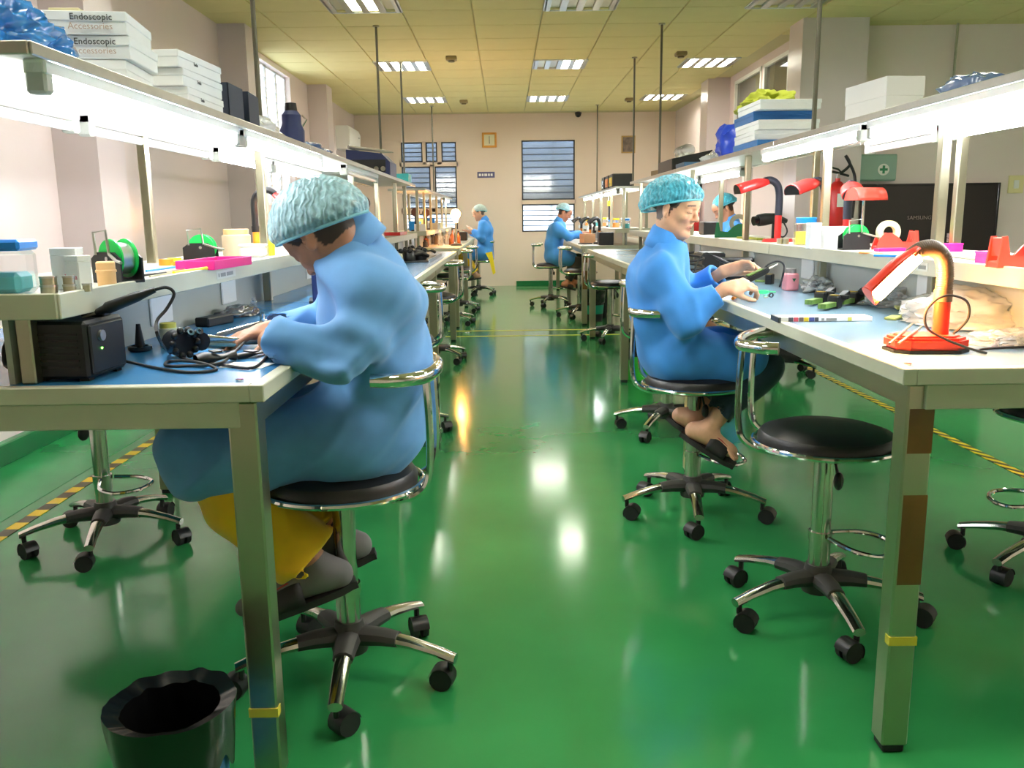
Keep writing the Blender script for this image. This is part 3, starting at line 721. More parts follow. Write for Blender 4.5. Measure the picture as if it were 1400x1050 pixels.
def person(name, label, J, head, mats, h=.006, fold=.011, fingers=None, female=False, coat_to=.93, sleeve=.9, seed=3, cap=None, build=1.0, skin=(198, 150, 118), group=None, barefeet=False, socks=False, hairline=True, face=True, skirt_w=1.15, hs=.9):
    J = {k: np.array(v, float) for k, v in J.items()}
    c, f, u = np.array(head[0], float), nrm(head[1]), np.array(head[2], float); u = nrm(u-f*(u@f)); l = np.cross(u, f); B = np.stack([f, l, u])
    def H(x, y, z): return c+(f*x+l*y+u*z)*hs
    side = nrm(J['shL']-J['shR'])
    pts = np.stack([*J.values(), c, H(.14, 0, 0), H(0, 0, .17), H(-.14, 0, .0), H(0, .1, 0), H(0, -.1, 0)]); 
    if fingers:
        pts = np.concatenate([pts, np.stack([fingers[q]['to'] for q in fingers])])
    lo = pts.min(0)-.09; hi = pts.max(0)+.09
    b = build
    # ---- body, one continuous surface
    s = SDF(lo, hi, h)
    q_ = HS(s, hs)
    q_.ell(H(-.014, 0, .038), (.097, .074, .090), B); q_.ell(H(.028, 0, -.028), (.064, .060, .084), B, k=.03)
    if face:
        q_.ell(H(.052, 0, .045), (.048, .058, .05), B, k=.03)
        for e in (1, -1):
            q_.cap(H(.0, e*.052, -.05), H(.060, e*.012, -.102), .020, .017, k=.025)
            q_.ell(H(.062, e*.036, -.022), (.026, .024, .022), B, k=.02)
        q_.ell(H(.072, 0, -.102), (.018, .02, .015), B, k=.02)
        for e in (1, -1): q_.ell(H(.104, e*.033, .010), (.018, .021, .012), B, k=.012, op='sub')
        for e in (1, -1): q_.ell(H(.0775, e*.033, .007), (.0155, .0175, .0125), B, k=.006)
        for e in (1, -1): q_.cap(H(.092, e*.015, .026), H(.080, e*.048, .026), .007, .005, k=.012)
        q_.cap(H(.086, 0, .024), H(.112, 0, -.024), .0075, .0105, k=.010); q_.ell(H(.108, 0, -.028), (.012, .0115, .009), B, k=.008)
        for e in (1, -1): q_.ell(H(.098, e*.0125, -.031), (.010, .0075, .007), B, k=.006)
        q_.cap(H(.0875, 0, -.0605), H(.080, .018, -.064), .0062, .004, k=.006); q_.cap(H(.0875, 0, -.0605), H(.080, -.018, -.064), .0062, .004, k=.006)
        q_.cap(H(.0865, 0, -.0725), H(.079, .015, -.069), .0068, .004, k=.006); q_.cap(H(.0865, 0, -.0725), H(.079, -.015, -.069), .0068, .004, k=.006)
        for e in (1, -1):
            q = nrm(l*e*.85-f*.5); Be = np.stack([q, nrm(np.cross(u*.95-f*.2, q)), nrm(u*.95-f*.2)])
            q_.ell(H(-.006, e*.078, .0), (.0085, .020, .033), Be, k=.006); q_.ell(H(-.002, e*.084, -.028), (.007, .009, .011), Be, k=.006)
            q_.ell(H(.002, e*.0875, .004), (.007, .011, .019), Be, k=.005, op='sub')
    nb = J['neck']
    s.cap(H(-.025, 0, -.03), nb, .052 if female else .056, .058, k=.025)
    s.ecap(nb-V3(0, 0, .06), J['chest'], .046, .086*b, side, 1.5, 1.4, k=.05); s.ecap(J['chest'], J['pelvis'], .09*b, .10*b, side, 1.5, 1.4, k=.05)
    for e in 'LR':
        s.cap(J['sh'+e]-V3(0, 0, .015), J['el'+e], .036*b, .026*b, k=.03); s.cap(J['el'+e], J['wr'+e], .027*b, .0235*b, k=.012)
        hp = J['hip'+e]; s.cap(J['pelvis'], hp, .09, .085*b, k=.03); s.cap(hp, J['kn'+e], .078*b, .052*b, k=.03); s.cap(J['kn'+e], J['an'+e], .052*b, .034*b, k=.03)
        an, to = J['an'+e], J['toe'+e]; d = nrm(to-an)
        dn = V3(0, 0, -1)-d*(-d[2]); dn = nrm(dn)
        heel = an-d*.035+dn*.035; s.cap(an, heel, .034, .028, k=.02); s.cap(heel, to-d*.03, .027, .021, k=.03); s.cap(an+dn*.012, to-d*.05, .030, .018, k=.03)
        sd = nrm(np.cross(d, dn))
        for t in range(5): s.cap(to-d*.045+sd*(t-2)*.013, to-d*(.0+.005*abs(t-1.5))+sd*(t-2)*.0145+dn*.006, .0085, .0075, k=.006)
        # hand
        F_ = (fingers or {}).get(e)
        if F_:
            w = J['wr'+e]; d = nrm(np.array(F_['to'])-w); nn = np.array(F_['n'], float); nn = nrm(nn-d*(nn@d)); sd = np.cross(d, nn)*F_.get('th', 1)  # thumb side
            P_ = w+d*.048; Bp = np.stack([d, sd, nn]); s.ell(P_, (.050, .037, .016), Bp, k=.012); s.cap(w, w+d*.03, .023, .024, k=.012)
            cu = F_['curl']
            for t, (off, ln) in enumerate(((.027, .070), (.009, .078), (-.009, .073), (-.026, .058))):
                p = w+d*(.085-.004*abs(t-1.2))+sd*off*1.02; ang = 0; dd = d
                spread = sd*(off*.9)
                for g, (fr, r) in enumerate(((.45, .0088), (.31, .008), (.24, .0072))):
                    ang += cu[t][g]; dd = nrm(d*math.cos(ang)-nn*math.sin(ang)+spread*1.0)
                    q = p+dd*ln*fr; s.cap(p, q, r, r-.0006, k=.003 if g else .006); p = q
            p = w+d*.022+sd*.026; th = np.array(F_['thumb'], float)   # thumb direction in (d, sd, nn)
            t1 = nrm(d*th[0]+sd*th[1]+nn*th[2]); q = p+t1*.04; s.cap(p, q, .0125, .0105, k=.012)
            t2 = nrm(t1+d*.5-nn*F_.get('tb', .2)); s.cap(q, q+t2*.03, .0100, .0085, k=.003); s.cap(q+t2*.03, q+t2*.03+nrm(t2+d*.4)*.022, .0085, .007, k=.003)
        else:
            w = J['wr'+e]; d = nrm(w-J['el'+e]); s.cap(w, w+d*.07, .026, .022, k=.015); s.cap(w+d*.07, w+d*.14-V3(0, 0, .01), .02, .012, k=.01)
    sk = np.array(srgb(*skin)); hr = np.array(srgb(24, 19, 17)); lip = np.array(srgb(168, 96, 84)); 
    def colors(V):
        L_ = (V-c)@B.T/hs; col = np.repeat(sk[None], len(V), 0)
        x, y, z = L_.T; ay = np.abs(y); near = np.linalg.norm(V-c, axis=1) < .19
        def mix(m, cc, a=1.0): col[m] = col[m]*(1-a)+np.array(cc)*a
        # cheek blush in the skin's own tone
        mix(near & (((x-.075)/.03)**2+((ay-.04)/.022)**2+((z+.03)/.02)**2 < 1), srgb(206, 138, 112), .35)
        if face:
            mix(near & (x > .07) & (((z+.0665)/.0125)**2+(y/.021)**2 < 1), lip, .6)
            mix(near & (x > .075) & (np.abs(z+.0668) < .0016+.0*y) & (ay < .02), srgb(90, 48, 44), .8)
            zb = .030+.004*np.cos((ay-.03)*60)-.12*np.maximum(ay-.042, 0)
            mix(near & (x > .05) & (np.abs(z-zb) < .0042) & (ay > .013) & (ay < .053), hr, .85)
            mix(near & (x > .06) & (np.abs(z-(-.001-.10*(ay-.033)**2*10)) < .0019) & (ay > .017) & (ay < .05), hr, .85)
            mix(near & (x > .09) & (z < -.0325) & (z > -.040) & (ay < .016) & (ay > .004), srgb(120, 70, 58), .6)
        if hairline:
            hl = near & (z > -.050+.02*(x > -.02)) & (x < .062-.55*np.maximum(.055-z, 0)) & ~((ay > .071) & (x > -.03) & (x < .03) & (z < .045))
            hl &= ~((x > .012) & (z < -.004)); hl &= (x < .02) | (z > .008)
            hl |= near & (x < -.03) & (z > -.058) & (z < 0)
            mix(hl, hr, .93)
        # nails: skip; soles lighter
        return col
    body = sdf_obj(name, s, SKIN, None, 1, colors); tag(body, label, 'person', group)
    del s
    # ---- coat
    s = SDF(lo-.06, hi+.06, max(h, .006))
    s.ecap(nb-V3(0, 0, .045), J['chest'], .066*b, .112*b, side, 1.9, 1.55, k=.05); s.ecap(J['chest'], J['waist'], .113*b, .112*b, side, 1.5, 1.38, k=.06); s.ecap(J['waist'], J['pelvis'], .113*b, .126*b, side, 1.38, 1.36, k=.06)
    for e in 'LR':
        sh, el, wr = J['sh'+e], J['el'+e], J['wr'+e]; ce = el+(wr-el)*sleeve
        s.cap(sh, el, .068*b, .060*b, k=.05); s.cap(el, ce, .060*b, .048*b, k=.02)
        s.cap(J['pelvis'], J['hip'+e], .115*b, .112*b, k=.05); kn = J['hip'+e]+(J['kn'+e]-J['hip'+e])*coat_to
        s.ecap(J['hip'+e], kn, .108*b, .088*b, side, 1.0, skirt_w, k=.05)
    jn = [(J['elL'], .10), (J['elR'], .10), (J['waist'], .16), (J['pelvis'], .15), (J['shL']*.75+J['chest']*.25, .08), (J['shR']*.75+J['chest']*.25, .08)]
    def wfold(P):
        wgt = .5+np.zeros(len(P))
        for q, rr in jn: wgt = np.maximum(wgt, np.exp(-((P-q)**2).sum(1)/rr**2))
        out = -fold*wgt*hfun(P, seed)
        for e in 'LR':   # rings of cloth round the bent elbow
            a, q = J['sh'+e], J['el'+e]; ax = nrm(q-a); t = (P-q)@ax; dd = np.sqrt(((P-q)**2).sum(1))
            out += -fold*.8*np.exp(-(dd/.11)**2)*((.5+.5*np.sin(t*52+1.2*np.sin(P@V3(7, 11, 6))+seed))**1.8-.35)
        # drag lines down the skirt
        return out
    s.warp(wfold)
    for e in 'LR':
        el, wr = J['el'+e], J['wr'+e]; ax = nrm(wr-el); ce = el+(wr-el)*sleeve
        sl, g = s.reg(ce-.08, ce+.13, 0)
        d = (g[0]-ce[0])*ax[0]+(g[1]-ce[1])*ax[1]+(g[2]-ce[2])*ax[2]
        rad = np.sqrt((g[0]-ce[0])**2+(g[1]-ce[1])**2+(g[2]-ce[2])**2)
        s.D[sl] = np.where(rad < .10, np.maximum(s.D[sl], d), s.D[sl])
        inn = nrm(wr-el); s.cap(ce-inn*.03, ce+inn*.03, .036*b, .038*b, k=.006, op='sub')
    up = c-(J['chest']*.3+nb*.7); up = up-side*(up@side)*.8+V3(0, 0, .05); up = nrm(up)
    s.cap(nb+up*.012, nb-up*.06, .066, .085, k=.05)
    s.cap(nb-up*.005, nb+up*.12, .060, .075, k=.010, op='sub')
    coat = sdf_obj('coat', s, mats['coat'], body, 2); del s
    # collar: folded strip round the neck
    fw = nrm(np.cross(side, V3(0, 0, 1))); fw = nrm(fw-up*(fw@up)); 
    if fw@f < 0: fw = -fw
    sdv = np.cross(up, fw)
    base = nb+up*.014
    def cf(t, v):
        a = (t-.5)*2*2.62; rr, z = [(.066, -.005), (.062, .022), (.063, .040), (.072, .032), (.084, .002), (.091, -.020)][0:6][min(5, int(v*5+.001))]
        pk = max(0, abs(a)-1.7)/.92
        z = z-(pk*.055)-.012*abs(math.sin(a/2)); rr = rr*(1+.12*pk)
        d = -fw*math.cos(a)+sdv*math.sin(a)
        return Vector(base+d*rr*b**.5+up*z*1.35)
    col = MB().grid(cf, 41, 6).build('collar', mats['coat'], coat, smooth=60)
    sm = col.modifiers.new('thick', 'SOLIDIFY'); sm.thickness = .0035; sm.offset = 0
    # ---- trousers
    s = SDF(lo-.05, hi+.05, max(h, .007)); bg_ = mats.get('baggy', 1.0)
    for e in 'LR':
        hp, kn, an = J['hip'+e], J['kn'+e], J['an'+e]; end = kn+(an-kn)*mats.get('to', .8)
        s.cap(hp, kn, .084*b, .060*b, k=.03); s.cap(kn+(an-kn)*.12, end, .066*b*bg_, .056*bg_*b, k=.03)
    s.warp(lambda P: -fold*.7*hfun(P, seed+4))
    for e in 'LR':
        kn, an = J['kn'+e], J['an'+e]; ax = nrm(an-kn); end = kn+(an-kn)*mats.get('to', .8)
        sl, g = s.reg(end-.1, end+.1, 0); d = (g[0]-end[0])*ax[0]+(g[1]-end[1])*ax[1]+(g[2]-end[2])*ax[2]
        rad = np.sqrt((g[0]-end[0])**2+(g[1]-end[1])**2+(g[2]-end[2])**2); s.D[sl] = np.where(rad < .10, np.maximum(s.D[sl], d), s.D[sl])
        s.cap(end-ax*.025, end+ax*.04, .046*b*bg_**.8, .047*b*bg_**.8, k=.005, op='sub')
    sdf_obj('trousers', s, mats['trousers'], body, 2); del s
    # ---- footwear
    for e in 'LR':
        an, to = J['an'+e], J['toe'+e]; d = nrm(to-an); dn = nrm(V3(0, 0, -1)-d*(-d[2])); sd = nrm(np.cross(d, dn))
        heel = an-d*.068+dn*.068; toe = to+d*.012+dn*.026; ax = nrm(toe-heel); dn2 = nrm(dn-ax*(dn@ax)); L_ = np.linalg.norm(toe-heel)
        def wd(t): return (.030+.014*math.sin(min(t, .8)/.8*PI*.62))*(1 if .06 < t < .94 else .72)
        ts = [0, .05, .15, .3, .5, .7, .85, .95, 1]
        mb = MB(); rings = []
        for t in ts:
            p = heel+ax*L_*t; w_ = wd(t)
            rings.append([mb.bm.verts.new(Vector(p+sd*w_*sx+dn2*z)) for sx, z in ((-1, 0), (1, 0), (1, .018), (-1, .018))])
        for a_, b_ in zip(rings, rings[1:]):
            for k in range(4): mb.bm.faces.new((a_[k], a_[(k+1) % 4], b_[(k+1) % 4], b_[k]))
        mb.bm.faces.new(rings[0]); mb.bm.faces.new(rings[-1])
        sa = mb.build('sandal', mats.get('shoe', M_sand), body, smooth=50)
        p0 = heel+ax*L_*.58
        def st(t, v, r0=.0):
            a = PI*t; pp = heel+ax*L_*(.46+.34*v); w_ = wd(.46+.34*v)+.003
            return Vector(pp-sd*(w_+.004*socks)*math.cos(a)-dn2*((.052-.018*v+.016)*math.sin(a)**.8))
        o = MB().grid(st, 15, 6).build('strap', mats.get('strap', M_sand), sa, smooth=60); o.modifiers.new('t', 'SOLIDIFY').thickness = .004
        if h < .008:
            def st2(t, v):
                a = PI*(.33+.34*t); vv = .2+.6*v+.12*math.sin(t*9); pp = heel+ax*L_*(.46+.34*vv); w_ = wd(.46+.34*vv)+.0055
                return Vector(pp-sd*(w_+.005*socks)*math.cos(a)-dn2*((.055-.018*vv+.016)*math.sin(a)**.8))
            MB().grid(st2, 7, 3).build('strap_print', M_sandred, sa, smooth=60)
        if socks:
            kn = J['kn'+e]; ax_ = nrm(kn-an); s2 = SDF(np.minimum(an, to)-.12, np.maximum(an, to)+.14, .005)
            s2.cap(an+ax_*.085, an, .037, .036, k=.02); s2.cap(an, an-d*.035+dn*.035, .035, .029, k=.02); s2.cap(an-d*.035+dn*.035, to-d*.005, .031, .022, k=.03); s2.cap(an+dn*.012, to-d*.04, .034, .022, k=.03)
            so = sdf_obj('sock', s2, M_sock, body, 1)
            for q in (.05, .065): MB().tube([Vector(an+ax_*q+sd*.042*math.cos(a)+np.cross(ax_, sd)*.042*math.sin(a)) for a in np.linspace(0, 2*PI, 24, endpoint=False)], .003, 6, closed=True).build('sock_stripe', M_black, so)
    # ---- cap and the hair inside
    cc = cap or {}
    cen = np.array(cc.get('c', (-.022, 0, .046)), float); rad = np.array(cc.get('r', (.126, .094, .086)), float); tl = cc.get('tilt', .12)
    ca, sa_ = math.cos(tl), math.sin(tl)
    def cp(t, v):
        a = 2*PI*t; e = v*cc.get('low', 1.75)
        wr = 1+.018*math.sin(22*a+3*math.sin(7*e)+2*math.sin(3*a))*math.sin(e)+.012*math.sin(13*e+4*math.sin(5*a))
        if v > .9: wr *= 1-.10*(v-.9)/.1+.012*math.sin(46*a)
        p = np.array([rad[0]*math.sin(e)*math.cos(a), rad[1]*math.sin(e)*math.sin(a), rad[2]*math.cos(e)])*wr
        if p[0] < 0: p[2] -= cc.get('sag', .018)*(-p[0]/rad[0])**2; p *= 1+cc.get('puff', .05)*(-p[0]/rad[0])
        x, z = p[0]*ca-p[2]*sa_, p[0]*sa_+p[2]*ca
        q = cen+np.array([x, p[1], z]); return Vector(H(*q))
    n1, n2 = (96, 40) if h < .008 else (40, 18)
    co = MB().grid(cp, n1, n2, closeu=True).build('hair_net_cap', mats['cap'], body, smooth=180)
    MB().tube([cp(k/40, .985) for k in range(40)], .0042, 6, closed=True).build('cap_band', mats.get('band', M_band), co)
    s = SDF(lo, hi, max(h, .006)); s.ell(H(-.02, 0, .046), np.array((.106, .083, .080))*hs, B); 
    if female: s.ell(H(-.105, 0, .03), np.array((.045, .05, .05))*hs, B, k=.03)
    s.half(H(.045, 0, .0), nrm(f*.75-u*.66)); sdf_obj('hair', s, M_hair, body, 1)
    return body
# --- the bent worker at the left bench
person('person', 'worker in blue coat and yellow trousers bent over the left bench', dict(
    pelvis=(-.345, 2.135, .675), waist=(-.318, 2.13, .82), chest=(-.335, 2.12, .97), neck=(-.372, 2.092, 1.125),
    shL=(-.295, 1.965, 1.015), shR=(-.33, 2.275, 1.02), elL=(-.345, 1.865, .885), elR=(-.50, 2.33, .90), wrL=(-.525, 1.905, .918), wrR=(-.60, 2.20, .905),
    hipL=(-.39, 2.05, .655), hipR=(-.39, 2.22, .655), knL=(-.745, 2.03, .625), knR=(-.74, 2.28, .61), anL=(-.475, 2.035, .325), anR=(-.445, 2.15, .355), toeL=(-.655, 1.975, .25), toeR=(-.63, 2.12, .27)),
    ((-.425, 2.056, 1.150), (-.56, .40, -.73), (-.72, .2, .66)),
    dict(coat=M_coat, trousers=M_yel, cap=M_cap1, baggy=1.25, to=.90, band=mat('pale_cap_elastic', (120, 178, 194), .6)), h=.0045, fold=.029, seed=5, build=1.06, sleeve=.98, coat_to=1.0, skirt_w=1.2, socks=True,
    fingers={'L': dict(to=(-.535, 2.03, .893), n=(0, 0, 1), curl=[(.3, .5, .4)]*4, thumb=(.6, .6, -.3), th=1), 'R': dict(to=(-.70, 2.10, .895), n=(0, 0, 1), curl=[(.3, .5, .4)]*4, thumb=(.6, .6, -.3), th=-1)},
    skin=(176, 124, 94), hs=.92, cap=dict(c=(-.006, 0, .012), r=(.142, .112, .130), tilt=.54, low=1.60, sag=.0, puff=.03))
# --- the woman at the right bench
person('person', 'woman in blue coat and turquoise cap working at the right bench', dict(
    pelvis=(.635, 3.36, .675), waist=(.60, 3.355, .80), chest=(.595, 3.345, .945), neck=(.622, 3.325, 1.075),
    shL=(.64, 3.465, .985), shR=(.575, 3.20, .985), elL=(.73, 3.475, .865), elR=(.645, 3.13, .82), wrL=(.845, 3.36, .965), wrR=(.79, 3.115, .918),
    hipL=(.68, 3.44, .655), hipR=(.69, 3.27, .655), knL=(.995, 3.42, .62), knR=(.985, 3.26, .62), anL=(.735, 3.32, .40), anR=(.765, 3.215, .37), toeL=(.82, 3.29, .31), toeR=(.875, 3.165, .275)),
    ((.645, 3.288, 1.205), (.71, -.67, -.22), (.17, -.14, .97)),
    dict(coat=M_coat2, trousers=M_teal, cap=M_cap2, baggy=1.05, to=.78), h=.0036, fold=.026, seed=11, female=True, build=.95, sleeve=.84, coat_to=.80, skirt_w=1.1,
    fingers={'L': dict(to=(.96, 3.33, 1.005), n=(.3, .5, .9), curl=[(.35, .5, .3), (.4, .55, .35), (.45, .6, .4), (.5, .6, .4)], thumb=(.85, .45, -.1), th=-1, tb=.1),
             'R': dict(to=(.92, 3.125, .945), n=(-.05, -.55, .85), curl=[(.55, .7, .45), (.6, .75, .5), (.65, .8, .5), (.7, .8, .5)], thumb=(.8, .25, -.6), th=1, tb=.2)},
    skin=(214, 164, 130), hs=.83, cap=dict(c=(-.028, 0, .014), r=(.152, .112, .134), tilt=.36, low=1.60, sag=.01, puff=.10))
from mathutils import noise as mnoise
# ------------------------------------------------------------------ small builders
def B3(name, m, c, d, parent=None, bev=.002, rz=0, rot=None, smooth=35):
    return MB().box(c, d, bev, rot if rot is not None else (rotm(z=rz) if rz else None)).build(name, m, parent, smooth)
def bag(name, m, c, r, label, cat, seed=0, amp=.35, rz=0, fr=2.2, group=None, sticker=None, sharp=70, sd=4):
    """crumpled plastic bag: a flattened ball with ridged folds, resting on its flat underside"""
    e = Vector((seed*3.1, seed*1.7, 0))
    mb = MB(); bmesh.ops.create_icosphere(mb.bm, subdivisions=sd, radius=1)
    for v in mb.bm.verts:
        p = v.co.copy(); n1 = mnoise.noise(p*fr+e); n2 = abs(mnoise.noise(p*fr*2.3+e)); n3 = abs(mnoise.noise(p*fr*5+e))
        p *= 1+amp*(n1+.7*(.4-n2)+.3*(.3-n3)); z = p.z
        if z < -.25: z = -.25+(z+.25)*.05
        v.co = Vector((p.x*r[0], p.y*r[1], (z+.285)*r[2]/1.285*1.0))
    o = mb.build(name, m, None, smooth=sharp); zmin = min(v.co.z for v in o.data.vertices)
    o.location = (c[0], c[1], c[2]-zmin); o.rotation_euler.z = rz
    return tag(o, label, cat, group)
def cable(pts, label, r=.0035, m=None, name='cable', sub=6):
    return tag(MB().tube(pts, r, 8, sub=sub).build(name, m or M_rubber), label, 'cable')
def cardbox(c, d, label, m=None, rz=0, lid=True, txt=None, cat='box', group=None):
    e = empty('carton', c, rz, label, cat, group)
    B3('body', m or M_card, (0, 0, d[2]*.42), (d[0], d[1], d[2]*.84), e)
    if lid: B3('lid', m or M_card, (0, 0, d[2]*.79), (d[0]+.004, d[1]+.004, d[2]*.42), e, .0015)
    else: B3('flap', m or M_card, (0, 0, d[2]*.92), (d[0], d[1], d[2]*.16), e, .001)
    for t in (txt or ()): text('print', t[0], t[1], t[5] if len(t) > 5 else M_ink, basis(t[2], t[3], t[4]), e, align='LEFT')
    return e
def jar(c, w, h, label, lid_m, body_m=M_clear, fill=None, square=True, rz=0, txt=None):
    e = empty('storage_jar', c, rz, label, 'jar')
    if square:
        B3('body', body_m, (0, 0, h*.41), (w, w, h*.82), e, w*.12); B3('lid', lid_m, (0, 0, h*.90), (w*1.06, w*1.06, h*.20), e, w*.06)
        if fill: B3('contents', fill, (0, 0, h*.22), (w*.8, w*.8, h*.38), e, w*.1)
    else:
        MB().lathe([(0, 0), (w*.46, 0), (w*.5, h*.06), (w*.5, h*.76), (w*.4, h*.82), (0, h*.82)], 20).build('body', body_m, e)
        MB().lathe([(0, h*.8), (w*.44, h*.8), (w*.44, h*.98), (w*.40, h), (0, h)], 20).build('lid', lid_m, e)
        if fill: MB().cyl((0, 0, h*.04), (0, 0, h*.5), w*.42, n=16).build('contents', fill, e)
    return e
M_spool = mat('green_spool_plastic', (20, 200, 84), .35)
M_wire = mat('solder_wire', (200, 200, 196), .3, .9)
def spool_stand(c, rz, label, sc=1.0, lever=True):
    e = empty('solder_spool_stand', c, rz, label, 'solder stand', 'solder wire stands on the shelves'); e.scale = (sc,)*3
    for s in (-1, 1): MB().prism([(-.05, 0), (.05, 0), (.05, .052), (.03, .066), (-.03, .066), (-.05, .052)], s*.026-.002, s*.026+.002, rotm(x=PI/2)).build('side_plate', M_black, e)
    B3('base', M_black, (0, 0, .003), (.1, .054, .006), e)
    sp = MB().lathe([(.012, -.02), (.042, -.02), (.042, -.016), (.022, -.016), (.022, .016), (.042, .016), (.042, .02), (.012, .02)], 28, rotm(x=PI/2), (.006, 0, .052), close=True).build('spool', M_spool, e)
    MB().lathe([(.022, -.0155), (.034, -.0155), (.034, .0155), (.022, .0155)], 24, rotm(x=PI/2), (.006, 0, .052), close=True).build('wire', M_wire, sp)
    MB().cyl((.006, -.03, .052), (.006, .03, .052), .005, n=10).build('axle', M_chrome, e)
    MB().tube([(-.03, -.029, .06), (-.032, -.029, .108), (.012, -.029, .112), (.016, -.029, .062)], .0032, 6).build('handle', M_alu, e)
    if lever: MB().tube([(.02, -.031, .062), (.06, -.045, .05), (.085, -.05, .046)], .0035, 6).build('lever', M_alu, e)
    return e
def tape_dispenser(c, rz, m, label, sc=1.0, roll_m=None):
    e = empty('tape_dispenser', c, rz, label, 'tape dispenser'); e.scale = (sc,)*3
    prof = [(-.085, 0), (.085, 0), (.085, .012), (.078, .075), (.066, .076), (.058, .03), (.02, .026), (.0, .05), (-.03, .068), (-.055, .066), (-.075, .045), (-.085, .015)]
    for s in (-1, 1): MB().prism(prof, s*.024-.004, s*.024+.004, rotm(x=PI/2), .0012).build('side_cheek', m, e)
    B3('base', m, (0, 0, .008), (.168, .05, .016), e, .003)
    B3('cutter_bridge', m, (.071, 0, .05), (.012, .05, .045), e, .002)
    if roll_m:
        MB().lathe([(.024, -.012), (.046, -.012), (.046, .012), (.024, .012)], 28, rotm(x=PI/2), (-.032, 0, .07), close=True).build('tape_roll', roll_m, e)
    return e
M_shade_in = mat('lamp_reflector_white', (250, 240, 224), .4)
M_bulb = mat('warm_lit_bulb', (255, 214, 150), .3, emit=TASK_E, ecol=(255, 190, 110))
def task_lamp(c, rz, label, red=M_red, neck=M_black, hood=None, post=.12, reach=.16, top=.30, droop=.05, lit=False, sc=1.0, base=True, head_l=.13, name='task_lamp'):
    """desk lamp: base, post, bent neck, half round hood pointing to local -X"""
    e = empty(name, c, rz, label, 'desk lamp', 'gooseneck desk lamps'); e.scale = (sc,)*3; hood = hood or red
    if base:
        MB().lathe([(0, 0), (.068, 0), (.07, .006), (.07, .012), (0, .012)], 28).build('base_pad', M_rubber, e)
        MB().prism([(.062*math.cos(2*PI*k/8+PI/8)*1.12, .062*math.sin(2*PI*k/8+PI/8)*.95) for k in range(8)], .012, .036, None, .004).build('base', red, e)
    MB().cyl((0, 0, .03 if base else 0), (0, 0, post), .0145, n=18).build('post', red, e)
    MB().cyl((0, 0, post-.004), (0, 0, post+.022), .0175, n=18).build('collar', neck, e)
    ang = [PI*k/12 for k in range(0, 10)]; R = reach*.36
    pts = [(0, 0, post+.02), (0, 0, top-R)]+[(-R+R*math.cos(a), 0, top-R+R*math.sin(a)) for a in ang[1:]]
    nk = MB().tube(pts, .0145, 14).build('gooseneck', neck, e)
    for k in range(len(pts)-1):
        p, q = Vector(pts[k]), Vector(pts[k+1]); n = max(1, int((q-p).length/.008))
        if h_ridges and k: MB().tube([p, p+(q-p)*.25], .0163, 12).build('neck_ridge', neck, nk)
    p = Vector(pts[-1]); d = (Vector(pts[-1])-Vector(pts[-2])).normalized(); up = Vector((0, 1, 0)).cross(d)
    if up.z < 0: up = -up
    wd = .036
    def hd(t, v):
        a = -.25+(PI+.5)*t; w_ = wd*(.55+.45*min(1, v*3)); q = p+d*(v*head_l)
        return q+Vector((0, 1, 0))*w_*math.cos(a)+up*(w_*.75*math.sin(a)-.006)
    hdo = MB().grid(hd, 17, 8).build('hood', hood, e, smooth=60); hdo.modifiers.new('t', 'SOLIDIFY').thickness = .003
    # end plates
    for v in (0.0, 1.0):
        mb = MB(); vs = [mb.bm.verts.new(hd(k/16, v)) for k in range(17)]; mb.bm.faces.new(vs); o = mb.build('hood_end', hood, hdo, smooth=0); o.modifiers.new('t', 'SOLIDIFY').thickness = .003
    MB().cyl(p+d*(.02)-up*.0, p+d*(head_l-.02)-up*.0, .010, n=12).build('bulb', M_bulb if lit else M_tube_off, e)
    return e
h_ridges = False
def bin_(c, r0, r1, h, m, label, liner=None, band=None):
    e = empty('waste_bin', c, 0, label, 'bin', 'waste bins on the floor')
    MB().lathe([(0, .004), (r0, 0), (r1, h), (r1+.008, h), (r1+.008, h-.012), (r1+.001, h-.012), (r0+.003, -.0), (r0-.004, .008), (r1-.004, h-.004)], 36).build('body', m, e)
    if band: MB().lathe([(r0+.004+(r1-r0)*band[0], h*band[0]), (r0+.004+(r1-r0)*band[1], h*band[1])], 36).build('band', band[2], e)
    if liner:
        rnd = random.Random(3)
        def lf(t, v):
            a = 2*PI*t
            # v: inside bottom -> rim -> outside skirt
            if v < .5: q = v/.5; r = (r0-.013)*(1-q)+(r1-.012)*q; z = .02+(h-.006)*q
            else:
                q = (v-.5)/.5; r = r1+.017-(r1-r0)*q*.40-.004*q; z = h+.018-q*h*.42*(1+.12*math.sin(5*a)+.08*math.sin(11*a+1))
            n = mnoise.noise(Vector((math.cos(a)*4, math.sin(a)*4, z*14)))
            return Vector(((r+.005*n)*math.cos(a), (r+.005*n)*math.sin(a), z+.006*n))
        MB().grid(lf, 72, 24, closeu=True).build('bin_liner', liner, e, smooth=40)
    return e
def pen(p, q, r, m, label, tip=None, name='pen', cat='pen', cap=None):
    p = Vector(p); q = Vector(q); e = empty(name, p, label=label, cat=cat); d = q-p
    MB().cyl((0, 0, 0), d*.85, r, n=10).build('barrel', m, e); MB().cyl(d*.85, d, r*.9, r*.25, n=10).build('tip', tip or m, e)
    return e
M_bluep = mat('blue_plastic', (6, 136, 236), .35); M_navy = mat('navy_plastic', (28, 42, 92), .4); M_mag = mat('magenta_plastic', (226, 30, 130), .35)
M_orange = mat('orange_plastic', (240, 150, 40), .4); M_yellow = mat('yellow_plastic', (240, 216, 40), .4); M_beige = mat('beige_plastic', (236, 190, 130), .45)
M_tealp = mat('teal_plastic', (70, 190, 200), .4); M_dgreen = mat('green_plastic', (16, 110, 66), .35); M_cream = mat('cream_plastic', (232, 222, 170), .45)
